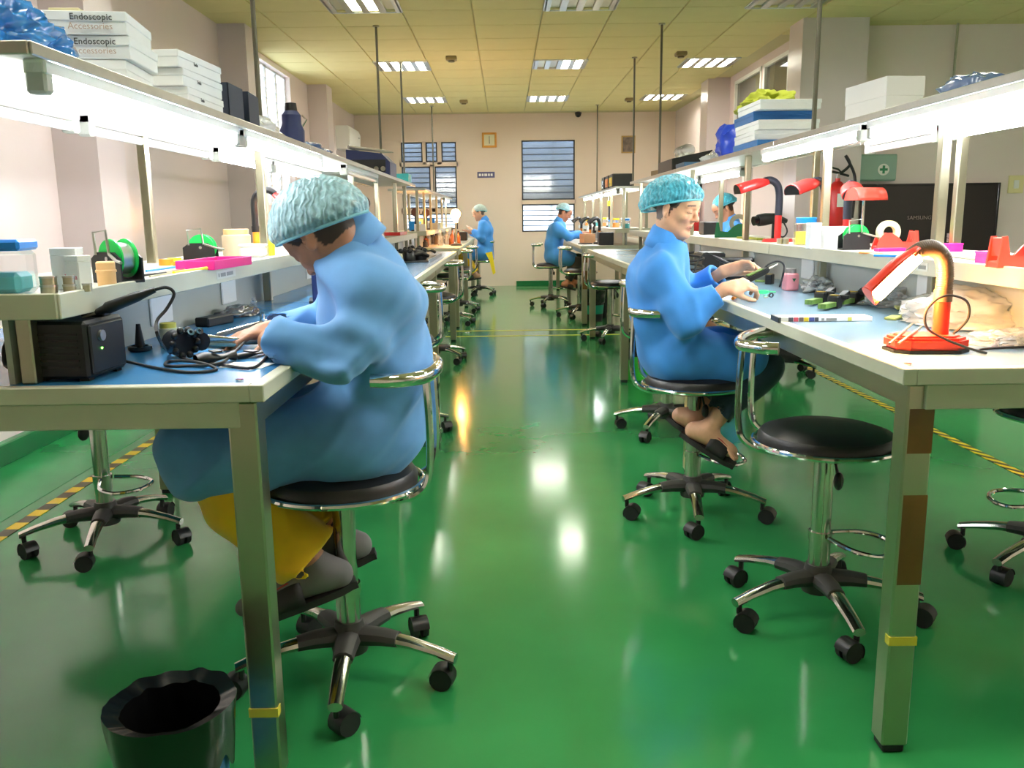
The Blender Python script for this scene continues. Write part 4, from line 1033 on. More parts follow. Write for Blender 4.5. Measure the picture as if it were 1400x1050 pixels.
M_bluebag = mat('blue_film', (60, 150, 232), .18, trans=.35, coat=.6, noise=(8, .3)); M_clearbag = mat('clear_film', (235, 238, 242), .12, trans=.55, coat=.5, alpha=.75)
M_silver = mat('silver_antistatic_film', (232, 234, 238), .2, .25, noise=(20, .12), coat=.5); M_greybag = mat('grey_antistatic_film', (120, 116, 118), .15, trans=.4, coat=.6, noise=(10, .3))
M_pcb = mat('circuit_green', (96, 128, 52), .45, noise=(90, .4)); M_liner = mat('black_bin_liner', (10, 11, 12), .25, bump=(40, .4), coat=.3)
M_lime = mat('lime_green_plastic', (60, 210, 60), .4); M_tealband = mat('teal_bin_plastic', (20, 150, 120), .4); M_skyblue = mat('sky_blue_bin_plastic', (20, 90, 150), .4)
# ------------------------------------------------------------------ wall fittings
def clock():
    p = ony(669, 191.5, YB-.02); e = empty('wall_clock', p, label='square orange framed clock on the back wall', cat='clock')
    mb = MB()
    for s in (-1, 1): mb.box((s*.108, 0, 0), (.034, .03, .25), .006); mb.box((0, 0, s*.108), (.19, .03, .034), .006)
    mb.build('frame', mat('orange_wood', (226, 160, 70), .4), e); B3('dial', mat('clock_dial', (226, 222, 190), .5), (0, .004, 0), (.19, .012, .19), e)
    B3('hand', M_black, (0, -.004, .03), (.008, .003, .075), e, 0); B3('hand', M_black, (0, -.004, -.03), (.01, .003, .06), e, 0)
clock()
e = empty('wall_sign', ony(664.5, 239, YB-.006), label='small blue sign plate with white print on the back wall', cat='sign')
B3('plate', mat('blue_grey_sign', (92, 92, 136), .4), (0, 0, 0), (.30, .01, .10), e)
marks('lettering', M_paper, basis((-.125, -.0065, -.022), (1, 0, 0), (0, 0, 1)), (.038, .03, .05, .03, .035), .042, .014, e)
e = empty('picture', ony(859, 197.5, YB-.012), label='small framed notice with brown picture high on the back wall', cat='picture')
mb = MB()
for s in (-1, 1): mb.box((s*.108, 0, 0), (.022, .024, .29)); mb.box((0, 0, s*.134), (.2, .024, .022))
mb.build('frame', mat('tan_frame', (196, 160, 96), .5), e); B3('print', mat('dull_brown_print', (120, 104, 92), .5, noise=(14, .5)), (0, .003, 0), (.2, .012, .25), e)
for i, (px, py, n) in enumerate(((617, 77, 'nearer sprinkler head left of centre'), (634, 137, 'farther sprinkler head left of centre'), (931, 71, 'nearer sprinkler head on the right'), (860, 134, 'farther sprinkler head on the right'))):
    p = onz(px, py, ZC); e = empty('smoke_detector', p, label='small tan ceiling detector, '+n.replace('sprinkler head', 'one'), cat='detector', group='detectors on the ceiling')
    B3('housing', mat('tan_plastic', (150, 132, 90), .5), (0, 0, -.022), (.12, .12, .044), e, .01); MB().cyl((0, 0, -.06), (0, 0, -.04), .035, n=14).build('sensor', mat('dark_tan_plastic', (120, 104, 70), .5), e)
p = ony(790.5, 156, YB-.12); e = empty('dome_camera', (p.x, YB-.12, ZC), label='dark dome security camera under the ceiling at the back wall', cat='camera')
MB().cyl((0, 0, -.02), (0, 0, 0), .06, n=20).build('mount', M_dark, e); MB().ball((0, 0, -.03), (.052, .052, .05)).build('dome', M_black_g, e)
# air conditioner on the left wall
e = empty('air_conditioner', (XL, 14.1, 2.42), label='white split air conditioner on the left wall near the back', cat='air conditioner')
MB().prism([(0, -.17), (.16, -.17), (.21, -.10), (.22, .10), (.19, .17), (0, .17)], -.5, .5, Matrix(((1, 0, 0), (0, 0, 1), (0, 1, 0))), .008).build('casing', M_white, e)
B3('louvre_flap', M_panel, (.185, 0, -.145), (.008, .86, .06), e, .002, rot=rotm(y=.6)); B3('vent', M_dark, (.17, 0, -.155), (.05, .84, .02), e, 0)
marks('logo', M_ink, basis((.221, .3, .04), (0, 1, 0), (0, 0, 1)), (.06,), .02, .01, e)
# right: television, first aid cabinet, extinguishers, switch
tl = ony(1178, 252, YP-.05); br = ony(1358, 347, YP-.05)
e = empty('television', ((tl.x+br.x)/2, YP-.05, (tl.z+br.z)/2), label='large black flat television on the right partition wall', cat='television'); tw, th_ = br.x-tl.x, tl.z-br.z
B3('screen', mat('dark_tv_glass', (34, 26, 26), .10), (0, -.012, 0), (tw-.03, .012, th_-.03), e, 0); mb = MB()
for s in (-1, 1): mb.box((s*(tw/2-.01), -.01, 0), (.02, .03, th_), .003); mb.box((0, -.01, s*(th_/2-.01)), (tw-.04, .03, .02), .003)
mb.build('bezel', M_black_g, e); B3('back_case', M_black, (0, .022, 0), (tw*.8, .045, th_*.75), e, .01)
text('print', 'SAMSUNG', .052, mat('dim_tv_print', (150, 134, 128), .4), basis((-.215, -.0195, .0), (1, 0, 0), (0, 0, 1)), e, sx=1.0)
mb = MB().cyl((.14, .0, th_/2), (.14, 0, ZC-(tl.z+br.z)/2), .012, n=10); mb.build('ceiling_rod', M_alu, e)
p = ony(1199, 232, YP-.09); e = empty('first_aid_cabinet', (p.x, YP-.062, p.z), label='pale green first aid cabinet with a white cross on the partition wall', cat='cabinet')
M_aid = mat('pale_green_cabinet', (150, 180, 170), .4); B3('body', M_aid, (0, .02, .02), (.38, .08, .25), e, .006); d_ = B3('door', M_aid, (.01, -.03, .02), (.35, .012, .23), e, .004)
MB().cyl((.06, -.038, .0), (.06, -.034, 0), .055, n=24).build('cross_disc', M_white, d_)
mb = MB().box((.06, -.040, 0), (.075, .004, .022)); mb.box((.06, -.0405, 0), (.022, .004, .075)); mb.build('cross', mat('cross_green', (40, 130, 90), .5), d_)
def extinguisher(x, y, z, label, sc=1.0, hang=True):
    e = empty('fire_extinguisher', (x, y, z), label=label, cat='fire extinguisher', group='red fire extinguishers'); e.scale = (sc,)*3
    MB().lathe([(0, 0), (.075, 0), (.08, .015), (.08, .36), (.07, .41), (.04, .445), (.022, .455), (.022, .48), (0, .48)], 24).build('cylinder', M_red, e)
    B3('label', M_paper, (.01, -.0795, .28), (.07, .004, .12), e, 0)
    MB().cyl((0, 0, .47), (0, 0, .52), .018, n=12).build('valve', M_chrome, e)
    MB().tube([(-.10, 0, .55), (-.01, 0, .53), (.10, 0, .50)], .011, 8).build('handle', M_black, e); MB().tube([(-.09, 0, .585), (0, 0, .56), (.03, 0, .53)], .008, 8).build('squeeze_lever', M_black, e)
    MB().tube([(.02, 0, .52), (.10, -.01, .60), (.05, -.02, .68), (.14, -.02, .52), (.155, -.02, .36), (.145, -.02, .12)], .013, 8, sub=5).build('hose', M_black, e)
    B3('wall_bracket', M_dark, (0, .09, .25), (.05, .03, .25), e, .003)
    return e
extinguisher(3.07, 8.13, 1.02, 'red fire extinguisher hanging on the pillar beside the first aid cabinet')
p = onx(983, 312, 2.55); extinguisher(2.56, 11.9, .95, 'distant red fire extinguisher behind the opposite worker')
p = ony(1389, 252, YP-.01); e = empty('wall_switch', (p.x, YP, p.z), label='cream switch plate on the wall right of the television', cat='switch')
B3('plate', M_cream, (0, -.008, 0), (.15, .016, .17), e, .004); B3('rocker', M_white, (0, -.018, 0), (.05, .008, .08), e, .002)
e = empty('notice_board', (2.935, 10.7, 1.45), label='white notice panel on the right wall behind the gooseneck lamps', cat='notice board')
B3('panel', M_paper, (0, 0, 0), (.02, .36, .75), e)
B3('panel_frame', M_alu, (.012, 0, 0), (.012, .38, .77), e)
# wall poster at the far right
p = ony(910, 272, YB-.01); e = empty('wall_notice', (p.x, YB-.006, p.z), label='pale wall notice behind the farther right rack', cat='notice'); B3('sheet', mat('pale_green_paper', (206, 206, 190), .6), (0, 0, 0), (.62, .01, .26), e); B3('print', M_ink, (.1, -.006, 0), (.14, .002, .04), e, 0)
# ------------------------------------------------------------------ bins
bin_(tuple(onz(234, 966, .30))[:2]+(0,), .080, .100, .30, M_skyblue, 'blue waste bin with black liner at the near left bench leg', M_liner)
bin_(tuple(onz(872, 517, 0))[:2]+(0,), .10, .12, .27, M_lime, 'lime green bin under the right bench behind the woman', M_liner)
bin_((1.0, 9.95, 0), .11, .14, .34, M_black, 'black bin with teal band under the farther right bench', M_liner, (.25, .55, M_tealband))
bin_((1.16, 10.25, 0), .11, .14, .36, M_black, 'black bin beside the teal banded one', M_liner)
# ------------------------------------------------------------------ far workers
def far_hand(): return None
person('person', 'far woman with grey cap and yellow trousers by the back wall', dict(
    pelvis=(-.33, 13.5, .67), waist=(-.30, 13.5, .83), chest=(-.30, 13.5, 1.0), neck=(-.325, 13.5, 1.14), shL=(-.33, 13.36, 1.08), shR=(-.33, 13.66, 1.08), elL=(-.36, 13.30, .88), elR=(-.38, 13.72, .9), wrL=(-.50, 13.42, 1.0), wrR=(-.55, 13.6, .97),
    hipL=(-.37, 13.42, .66), hipR=(-.37, 13.6, .66), knL=(-.62, 13.4, .60), knR=(-.70, 13.62, .6), anL=(-.46, 13.38, .33), anR=(-.5, 13.6, .36), toeL=(-.62, 13.36, .28), toeR=(-.66, 13.58, .3)),
    ((-.40, 13.5, 1.26), (-.92, -.25, -.3), (-.3, 0, .95)), dict(coat=M_coat2, trousers=M_yel, cap=M_cap3, to=.9, baggy=1.3), h=.011, fold=.012, female=True, seed=21, build=.98, coat_to=.7, cap=dict(c=(-.034, 0, .024), r=(.125, .1, .115), tilt=.25, low=1.6))
sc_ = MB()
o = MB().prism([(0, 0), (.10, .02), (.15, -.30), (.11, -.33), (.06, -.12)], -.012, .012, rotm(x=PI/2)).build('hanging_scarf', mat('bright_yellow_cloth', (240, 220, 40), .8)); o.location = (-.30, 13.28, .66); o.parent = bpy.data.objects['person.002']
person('person', 'far man in blue coat leaning over the farther right bench', dict(
    pelvis=(.66, 11.7, .68), waist=(.65, 11.7, .83), chest=(.69, 11.7, .99), neck=(.74, 11.7, 1.11), shL=(.70, 11.86, 1.05), shR=(.68, 11.54, 1.05), elL=(.85, 11.9, .93), elR=(.84, 11.5, .93), wrL=(1.02, 11.8, .96), wrR=(1.03, 11.6, .96),
    hipL=(.70, 11.8, .66), hipR=(.70, 11.6, .66), knL=(1.02, 11.85, .62), knR=(.98, 11.56, .60), anL=(.95, 11.85, .30), anR=(.82, 11.56, .32), toeL=(1.07, 11.85, .25), toeR=(.94, 11.54, .26)),
    ((.80, 11.7, 1.235), (.82, -.25, -.5), (.45, 0, .88)), dict(coat=M_coat2, trousers=M_darkc, cap=M_cap1, to=.88), h=.011, fold=.012, seed=31, build=1.0, coat_to=.6, skin=(170, 118, 90), cap=dict(c=(-.034, 0, .03), r=(.122, .098, .105), tilt=.25, low=1.6))
person('person', 'worker in turquoise cap seated on the far side of the right bench', dict(
    pelvis=(2.06, 7.77, .68), waist=(2.08, 7.77, .83), chest=(2.05, 7.78, .98), neck=(2.0, 7.79, 1.11), shL=(2.03, 7.64, 1.05), shR=(2.04, 7.94, 1.05), elL=(1.90, 7.60, .93), elR=(1.88, 7.97, .93), wrL=(1.72, 7.67, .94), wrR=(1.72, 7.90, .94),
    hipL=(2.0, 7.69, .66), hipR=(2.0, 7.86, .66), knL=(1.68, 7.68, .58), knR=(1.70, 7.86, .58), anL=(1.80, 7.62, .22), anR=(1.82, 7.86, .22), toeL=(1.66, 7.62, .16), toeR=(1.68, 7.86, .16)),
    ((1.945, 7.80, 1.235), (-.80, -.15, -.58), (-.55, 0, .82)), dict(coat=M_coat2, trousers=M_black if False else M_darkc, cap=M_cap2, to=.9, baggy=1.2), h=.008, fold=.012, female=True, seed=41, build=.95, coat_to=.5, skin=(186, 128, 96), cap=dict(c=(-.034, 0, .028), r=(.125, .098, .112), tilt=.22, low=1.6))
def drape():
    e = empty('jacket', (2.03, 6.33, 0), label='black garment hanging from a stool beyond the right bench', cat='jacket')
    def jf(t, v):
        a = 2*PI*t; r = .212+.03*v+.014*math.sin(7*a+4*v)*(.3+v); z = .59-.40*v-.05*math.sin(3*a)*v
        return Vector((r*math.cos(a)*.98, r*math.sin(a), z))
    o = MB().grid(jf, 48, 10, closeu=True).build('skirt', cloth('black_cloth', (20, 20, 22)), e, smooth=60); o.modifiers.new('t', 'SOLIDIFY').thickness = .004
    MB().lathe([(0, .60), (.12, .604), (.212, .592)], 48).build('fold', cloth('black_cloth', (20, 20, 22)), e)
drape()
# ------------------------------------------------------------------ left lower shelf
ZL = ZS-.004
def S_(px, py, z=ZL): return onz(px, py, z)
ZB = ZT
jar(S_(14, 402), .085, .105, 'square clear jar with bright blue lid at the left shelf end', M_bluep, fill=M_tealp, rz=.1)
p = S_(62, 401); p.y += .10
cardbox(p, (.05, .05, .085), 'white carton standing beside the blue lidded jar', M_paper, .15, False)
p = S_(104, 396); e = cardbox(p, (.075, .03, .07), 'white folded packet with pink script and a green mark', mat('milky_plastic', (238, 240, 234), .4), -.55, False)
text('print', 'Rennin', .016, mat('pink_print', (226, 110, 140), .5), basis((-.012, -.0158, .022), (1, 0, 0), (0, 0, 1)), e); MB().cyl((-.024, -.0165, .05), (-.024, -.0152, .05), .005, n=12).build('green_mark', M_dgreen, e)
for k, (dx, dy, dz, r) in enumerate(((0, 0, 0, .016), (0, 0, .017, .0155), (.034, .012, 0, .012), (.034, .012, .017, .011), (.058, .035, 0, .009))):
    p = S_(68, 401); e = empty('metal_tin', (p.x+dx, p.y+dy, p.z+dz), label=['wide flat tin at the bottom of the small stack', 'wide flat tin on top of the small stack', 'narrow tin below in the second little stack', 'narrow tin on top of the second little stack', 'smallest single tin beside the tin stacks'][k], cat='tin', group='small metal tins on the left shelf')
    MB().lathe([(0, 0), (r, 0), (r, .013), (0, .013)], 18).build('body', M_steel, e); MB().lathe([(0, .0125), (r+.001, .0125), (r+.001, .0165), (0, .0165)], 18).build('lid', M_alu, e)
p = S_(147, 391); e = empty('cup', p, label='beige capped plastic cup in front of the solder stand', cat='cup')
MB().lathe([(0, 0), (.019, 0), (.0195, .03), (0, .03)], 20).build('body', M_beige, e); MB().lathe([(0, .03), (.0215, .03), (.0215, .034), (.0195, .036), (.0195, .05), (.017, .053), (0, .053)], 20).build('cap', M_beige, e)
p = S_(168, 388); spool_stand((p.x-.03, p.y+.05, ZL), -.55, 'black solder stand with green spool behind the beige cup', 1.05)
p = S_(276, 360); spool_stand((p.x, p.y, ZL), .1, 'black solder stand with green spool beside the magenta tray', 1.0)
for k, (a, b, m, r, lb) in enumerate((((200, 372), (265, 363), M_bluep, .003, 'thin blue pen lying on the left shelf'), ((205, 380), (290, 366), M_steel, .003, 'steel tweezers lying nearest the left shelf edge'), ((212, 376), (300, 362), M_alu, .0035, 'aluminium rod tool among the left shelf tools'), ((238, 376), (292, 368), M_yellow, .005, 'yellow handled pliers on the left shelf edge'), ((196, 378), (232, 374), M_black, .003, 'short black probe on the left shelf'))):
    p, q = S_(*a), S_(*b); p.z = q.z = ZL+r; pen(p, q, r, m, lb, M_steel, 'hand_tool', 'tool')
for px, py, m, lb in ((219, 364, M_orange, 'orange tape roll at the post foot'), (231, 362, M_yellow, 'yellow tape roll at the post foot')):
    p = S_(px, py); e = empty('tape_roll', p+Vector((0, .05, 0)), label=lb, cat='tape roll'); MB().lathe([(.012, 0), (.022, 0), (.022, .02), (.012, .02)], 24, close=True).build('roll', m, e); MB().lathe([(.0105, 0), (.012, 0), (.012, .02), (.0105, .02)], 20, close=True).build('core', M_card, e)
p, q = S_(238, 364), S_(256, 359); p.z = q.z = ZL+.008; pen(p, q, .007, M_orange, 'orange handled screwdriver behind the yellow tape', M_black, 'screwdriver', 'screwdriver')
# magenta tray
p = S_(300, 366); e = empty('tray', (p.x-.02, p.y+.03, ZL), -.06, 'magenta plastic tray on the left shelf', 'tray')
mb = MB().box((0, 0, .003), (.11, .30, .006)); mb.build('floor', M_mag, e)
for c_, d_ in (((.055, 0, .013), (.004, .30, .026)), ((-.055, 0, .013), (.004, .30, .026)), ((0, .15, .013), (.11, .004, .026)), ((0, -.15, .013), (.11, .004, .026))): B3('side', M_mag, c_, d_, e, .001)
p = S_(330, 352); jar((p.x-.06, p.y+.15, ZL), .11, .105, 'warm lit cream jar beyond the magenta tray', M_beige, mat('frosted_cream_plastic', (244, 226, 196), .4, trans=.3), fill=M_yellow, square=False)
p = S_(345, 352); jar((p.x+.0, p.y+.02, ZL), .085, .05, 'low white tub with blue tab beyond the magenta tray', M_white, mat('milky_plastic'), square=True)
p = S_(352, 352); task_lamp((-1.12, 3.95, ZL), PI-.2, 'red hooded lamp with black neck half hidden by the pale blue cap', M_orange, M_black, hood=M_red, post=.09, reach=.17, top=.27, head_l=.12, lit=True)
p = S_(365, 345); e = empty('bottle', (-.93, 3.45, ZL), label='yellow bottle with orange cap beside the pale blue cap', cat='bottle'); MB().lathe([(0, 0), (.022, 0), (.023, .05), (.012, .066), (.012, .07), (0, .07)], 16).build('body', M_yellow, e); MB().lathe([(0, .068), (.013, .068), (.011, .09), (0, .092)], 14).build('cap', M_orange, e)
# ------------------------------------------------------------------ left bench top
p = S_(116, 522, ZB)
st = empty('soldering_station', (p.x-.045, p.y+.075, ZB), -.06, 'black soldering station box with dial at the near left post', 'soldering station')
B3('case', M_black, (0, 0, .063), (.125, .15, .115), st, .006); B3('front_panel', mat('dark_panel', (30, 30, 32), .5), (.065, 0, .063), (.006, .135, .10), st, .004)
MB().cyl((.066, -.03, .088), (.074, -.03, .088), .011, n=20).build('dial', M_alu, st); MB().cyl((.066, -.03, .062), (.070, -.03, .062), .002, n=8).build('power_led', mat('green_led', (120, 255, 80), .3, emit=4), st)
for k in range(4): B3('foot', M_rubber, ((-1)**k*.045, (-1)**(k//2)*.055, .003), (.02, .02, .006), st, 0)
for k in range(6): B3('vent_slot', M_black_g, (0, -.0755, .03+.013*k), (.09, .002, .004), st, 0)
B3('iron_cradle', M_black, (.03, .03, .125), (.05, .03, .012), st, .003)
a, b = Vector((p.x+.0, p.y+.075, 1.0)), ony(212, 396, p.y+.10)
ir = empty('soldering_iron', a, label='black soldering iron leaning up from the soldering station', cat='soldering iron'); d = b-a
MB().tube([d*0, d*.15, d*.2, d*.7, d*.8, d], [.006, .009, .0125, .0105, .0085, .006], 14).build('handle', M_black, ir); MB().cyl(d*-.22, d*0, .0025, .005, n=10).build('tip', M_steel, ir)
y0 = b.y
cable([b, ony(228, 393, y0), ony(238, 402, y0), ony(228, 422, y0-.01), ony(214, 440, y0-.03), ony(217, 462, y0-.06), S_(232, 482, ZB+.004), S_(262, 493, ZB+.004), S_(310, 500, ZB+.004), S_(345, 503, ZB+.004), S_(362, 490, ZB+.004), S_(366, 476, ZB+.01), S_(352, 463, ZB+.02), S_(338, 465, ZB+.02), S_(322, 480, ZB+.012), S_(300, 497, ZB+.010), S_(260, 500, ZB+.004), S_(228, 500, ZB+.004), S_(232, 494, ZB+.004), S_(270, 495, ZB+.011), S_(296, 505, ZB+.004), S_(262, 509, ZB+.004), S_(225, 505, ZB+.004), S_(195, 499, ZB+.004), S_(172, 494, ZB+.012)], 'black iron cable looping across the blue top to the station', .0034, name='iron_cable')
p = S_(192, 480, ZB); e = empty('iron_holder', p, label='black cone holder standing behind the soldering station', cat='holder')
MB().lathe([(0, 0), (.024, 0), (.028, .004), (.028, .012), (.02, .014), (.018, .006), (0, .006)], 24).build('dish', M_black_g, e); MB().lathe([(0, .012), (.012, .012), (.005, .066), (0, .066)], 16, rotm(x=0, y=.0), (-.004, .01, 0)).build('cone', M_black, e)
p = S_(228, 476, ZB); jar(p+Vector((0, .02, 0)), .045, .062, 'cream jar with pale yellow lid beside the scope head', mat('pale_yellow_plastic', (236, 226, 100), .4), mat('cream_jar', (226, 220, 190), .4), square=False)
# endoscope
p = S_(262, 486, ZB); en = empty('endoscope', p, label='dismantled endoscope head with knobbed black wheels and steel tube', cat='endoscope')
ax = (S_(352, 474, ZB)-p).normalized(); R3 = ax.to_track_quat('X', 'Z').to_matrix()
mb = MB()
for k in range(3): mb.cyl(R3 @ Vector((-.03+.022*k, -.026, .034)), R3 @ Vector((-.03+.022*k, .026, .034)), .028-.003*k, n=14)
mb.build('control_body', M_black, en)
for k in range(10):
    a = 2*PI*k/10; MB().ball(R3 @ Vector((-.028+.03*math.cos(a), -.028, .036+.03*math.sin(a))), .0085, u=8, v=6).build('wheel_knob', M_black, en)
for k in range(2): MB().lathe([(.004, 0), (.0085, 0), (.0085, .012), (.004, .012)], 16, R3 @ rotm(x=PI/2-.5), R3 @ Vector((-.018+.022*k, -.03, .056)), close=True).build('valve_port', M_chrome, en)
MB().tube([R3 @ Vector(q) for q in ((.02, 0, .036), (.06, 0, .031), (.10, .0, .024), (.15, 0, .018))], [.014, .011, .009, .006], 14).build('grip_tube', M_chrome_d, en)
MB().tube([R3 @ Vector(q) for q in ((.03, -.014, .024), (.08, -.014, .018), (.12, -.012, .012))], .005, 8).build('side_rod', M_steel, en)
MB().cyl(R3 @ Vector((.14, 0, .018)), R3 @ Vector((.185, .0, .014)), .009, n=14).build('connector', M_alu, en); MB().tube([R3 @ Vector(q) for q in ((.03, .012, .02), (.09, .016, .009), (.11, .016, .008))], .007, 8).build('side_rod', M_steel, en)
# soft black pouch
def pouch(name, pts, wd, label, cat, zt=.03, m=M_black):
    P = [S_(a, b, ZB) for a, b in pts]; e = empty(name, P[0], label=label, cat=cat); d = P[1]-P[0]
    def pf(t, v):
        q = d*t; n = Vector((-d.y, d.x, 0)).normalized(); a = 2*PI*v
        w_ = wd*(.55+.45*math.sin(PI*min(.95, t+.12))); return q+n*w_*math.cos(a)*.5+Vector((0, 0, zt*.5+zt*.5*math.sin(a)*(.7+.3*math.sin(7*t))))
    MB().grid(pf, 12, 16).build('body', m, e, smooth=50); q = d*.5; MB().box(q+Vector((0, 0, zt)), (.02, .035, .003), .001, rotm(z=math.atan2(d.y, d.x))).build('flap', m, e); return e
pouch('pouch', ((268, 500), (322, 494)), .05, 'black wedge shaped pouch lying under the cable loop', 'pouch', .028); pouch('strap', ((322, 492), (366, 484)), .028, 'flat black strap beside the worker sleeve', 'strap', .014)
p, q = S_(296, 466, ZB), S_(398, 436, ZB); p.z = q.z = ZB+.012
e = empty('metal_rail', p, label='thin black and steel rail lying toward the worker hand', cat='rail'); d = q-p; MB().cyl((0, 0, 0), d, .006, n=8).build('rail', M_dark, e); MB().cyl(d*.02+Vector((0, 0, .006)), d+Vector((0, 0, .006)), .003, n=8).build('edge', M_chrome, e); MB().cyl(d*.58-Vector((0, 0, .011)), d*.58+Vector((0, 0, .028)), .007, n=10).build('upright_pin', M_chrome, e)
B3('tray_case', M_black, S_(294, 444, ZB)+Vector((0, 0, .014)), (.05, .13, .028), None, .004, rz=-.3); tag(bpy.data.objects['tray_case'], 'flat black case lying against the power panel', 'case')
bag('plastic_bag', M_greybag, S_(325, 432, ZB), (.05, .10, .035), 'small dark grey plastic bag behind the flat black case', 'plastic bag', 2, rz=-.2)
p = S_(348, 425, ZB); e = empty('vial', p, label='tiny clear vial standing near the sockets', cat='vial'); MB().lathe([(0, 0), (.012, 0), (.012, .032), (.007, .038), (0, .038)], 14).build('glass', M_clear, e); MB().cyl((0, 0, .036), (0, 0, .046), .008, n=12).build('stopper', M_clear, e)
B3('paper_sheet', M_paper, S_(338, 500, ZB)+Vector((0, 0, .001)), (.10, .07, .001), None, 0, rz=-.2); tag(bpy.data.objects['paper_sheet'], 'white paper slip under the black strap', 'paper')
B3('circuit_scrap', M_pcb, S_(263, 489, ZB)+Vector((.03, -.02, .003)), (.03, .02, .004), None, .001, rz=.3); tag(bpy.data.objects['circuit_scrap'], 'small green circuit scrap below the scope head', 'circuit board')
p = S_(20, 520, ZB)
cable([Vector((p.x+.05*math.cos(t*1.1)+.004*t, p.y+.05+.05*math.sin(t*1.1), ZB+.012+.006*abs(math.sin(t*2.3))+.02*(t % 3))) for t in [k*.7 for k in range(22)]], 'tangled black cables behind the soldering station at the left edge', .005, name='cable_coil', sub=4)
# small things further along the left bench
for k, (px, py, rr, m, lb) in enumerate(((385, 372, (.05, .05, .035), M_greybag, 'dark bag by the sockets beyond the worker'),)):
    bag('plastic_bag', m, S_(px, py, ZB), rr, lb, 'plastic bag', 7+k)
p = Vector((-.72, 3.35, ZB)); e = empty('monitor', p, .2, 'dark upright instrument behind the bent worker face', 'instrument'); B3('case', M_navy, (0, 0, .09), (.05, .22, .17), e, .006); B3('face', M_black_g, (.026, 0, .09), (.003, .2, .14), e, .002); B3('stand', M_black, (0, 0, .006), (.08, .16, .012), e, .003)
# ------------------------------------------------------------------ left upper shelf
ZV = ZU-.002
bag('plastic_bag', M_bluebag, (-1.02, 1.80, ZV), (.13, .16, .115), 'crumpled blue plastic bag at the near end of the left top shelf', 'plastic bag', 1, .45, .3, fr=1.8, sd=5)
BT = lambda d: [('Endoscopic', .020, (.03, -d[1]/2-.003, d[2]*.62), (1, 0, 0), (0, 0, 1)), ('Accessories', .020, (.025, -d[1]/2-.003, d[2]*.22), (1, 0, 0), (0, 0, 1), mat('tan_print', (190, 168, 156), .6))]
d1 = (.30, .22, .050)
cardbox((-1.03, 2.19, ZV), d1, 'lowest white accessory carton of the near stack', txt=None, rz=.12)
cardbox((-1.015, 2.19, ZV+.0515), d1, 'middle white accessory carton of the near stack', txt=BT(d1), rz=.10)
cardbox((-1.02, 2.18, ZV+.103), d1, 'topmost white accessory carton of the near stack', txt=BT(d1), rz=.14)
for k in range(3): cardbox((-1.0, 2.62-.01*k, ZV+.046*k), (.28, .30, .045), ['bottom', 'middle', 'top'][k]+' thin white carton of the second stack', rz=-.03*k, txt=[('Endo', .014, (.1415, -.05, .018), (0, 1, 0), (0, 0, 1))])
cardbox((-1.19, 2.78, ZV+.0), (.08, .62, .25), 'long pale yellow box behind the white cartons', mat('pale_yellow_card', (222, 214, 172), .6), .05, False)
for k in range(2):
    e = empty('storage_tray', (-.98, 2.98+.20*k, ZV), .06*k, ['nearer', 'farther'][k]+' dark smoked storage tray on the left top shelf', 'tray'); mm = mat('smoked_plastic', (40, 50, 70), .6)
    for c_, d_ in (((0, 0, .003), (.20, .16, .006)), ((.098, 0, .06), (.004, .16, .12)), ((-.098, 0, .06), (.004, .16, .12)), ((0, .078, .06), (.2, .004, .12)), ((0, -.078, .06), (.2, .004, .12))): B3('wall_panel', mm, c_, d_, e, .001)
bag('plastic_bag', M_clearbag, (-.98, 3.55, ZV), (.09, .13, .085), 'clear plastic bag beyond the smoked trays', 'plastic bag', 4)
p = onx(400, 187, -1.0); e = empty('flask', (-1.0, p.y, ZV), label='navy flask with steel clasp on the left top shelf', cat='flask')
MB().lathe([(0, 0), (.055, 0), (.058, .10), (.045, .13), (.045, .17), (.03, .19), (0, .19)], 20).build('body', M_navy, e); MB().lathe([(0, .185), (.03, .185), (.026, .225), (0, .23)], 16).build('cap', M_black, e); MB().tube([(.05, 0, .12), (.07, 0, .15), (.05, 0, .17)], .004, 6).build('clasp', M_chrome, e)
bag('plastic_bag', mat('dark_blue_film', (50, 70, 110), .25), (-.97, p.y+.25, ZV), (.08, .14, .06), 'dark blue bag beside the navy flask', 'plastic bag', 6)
e = empty('instrument_case', (-1.0, 6.75, ZV), 0, 'navy blue instrument case on the left top shelf', 'case')
MB().prism([(-.16, 0), (.16, 0), (.16, .10), (.10, .16), (-.16, .19)], -.2, .2, Matrix(((1, 0, 0), (0, 0, 1), (0, 1, 0))), .006).build('body', M_navy, e); B3('panel', M_black, (.0, -.203, .07), (.26, .006, .09), e, .002)
for k in range(2): MB().cyl((.06+.05*k, -.21, .05), (.06+.05*k, -.2, .05), .018, n=14).build('knob', M_chrome, e)
p, q = onx(480, 205, -1.0), onx(545, 207, -.9); pen((-1.12, 6.45, ZV+.20), (-.88, 7.1, ZV+.205), .012, M_alu, 'aluminium tube lying across the navy case', None, 'metal_tube', 'tube')
cardbox((-1.0, 8.0, ZV), (.3, .25, .08), 'teal carton at the far end of the left top shelf', M_tealp, 0)
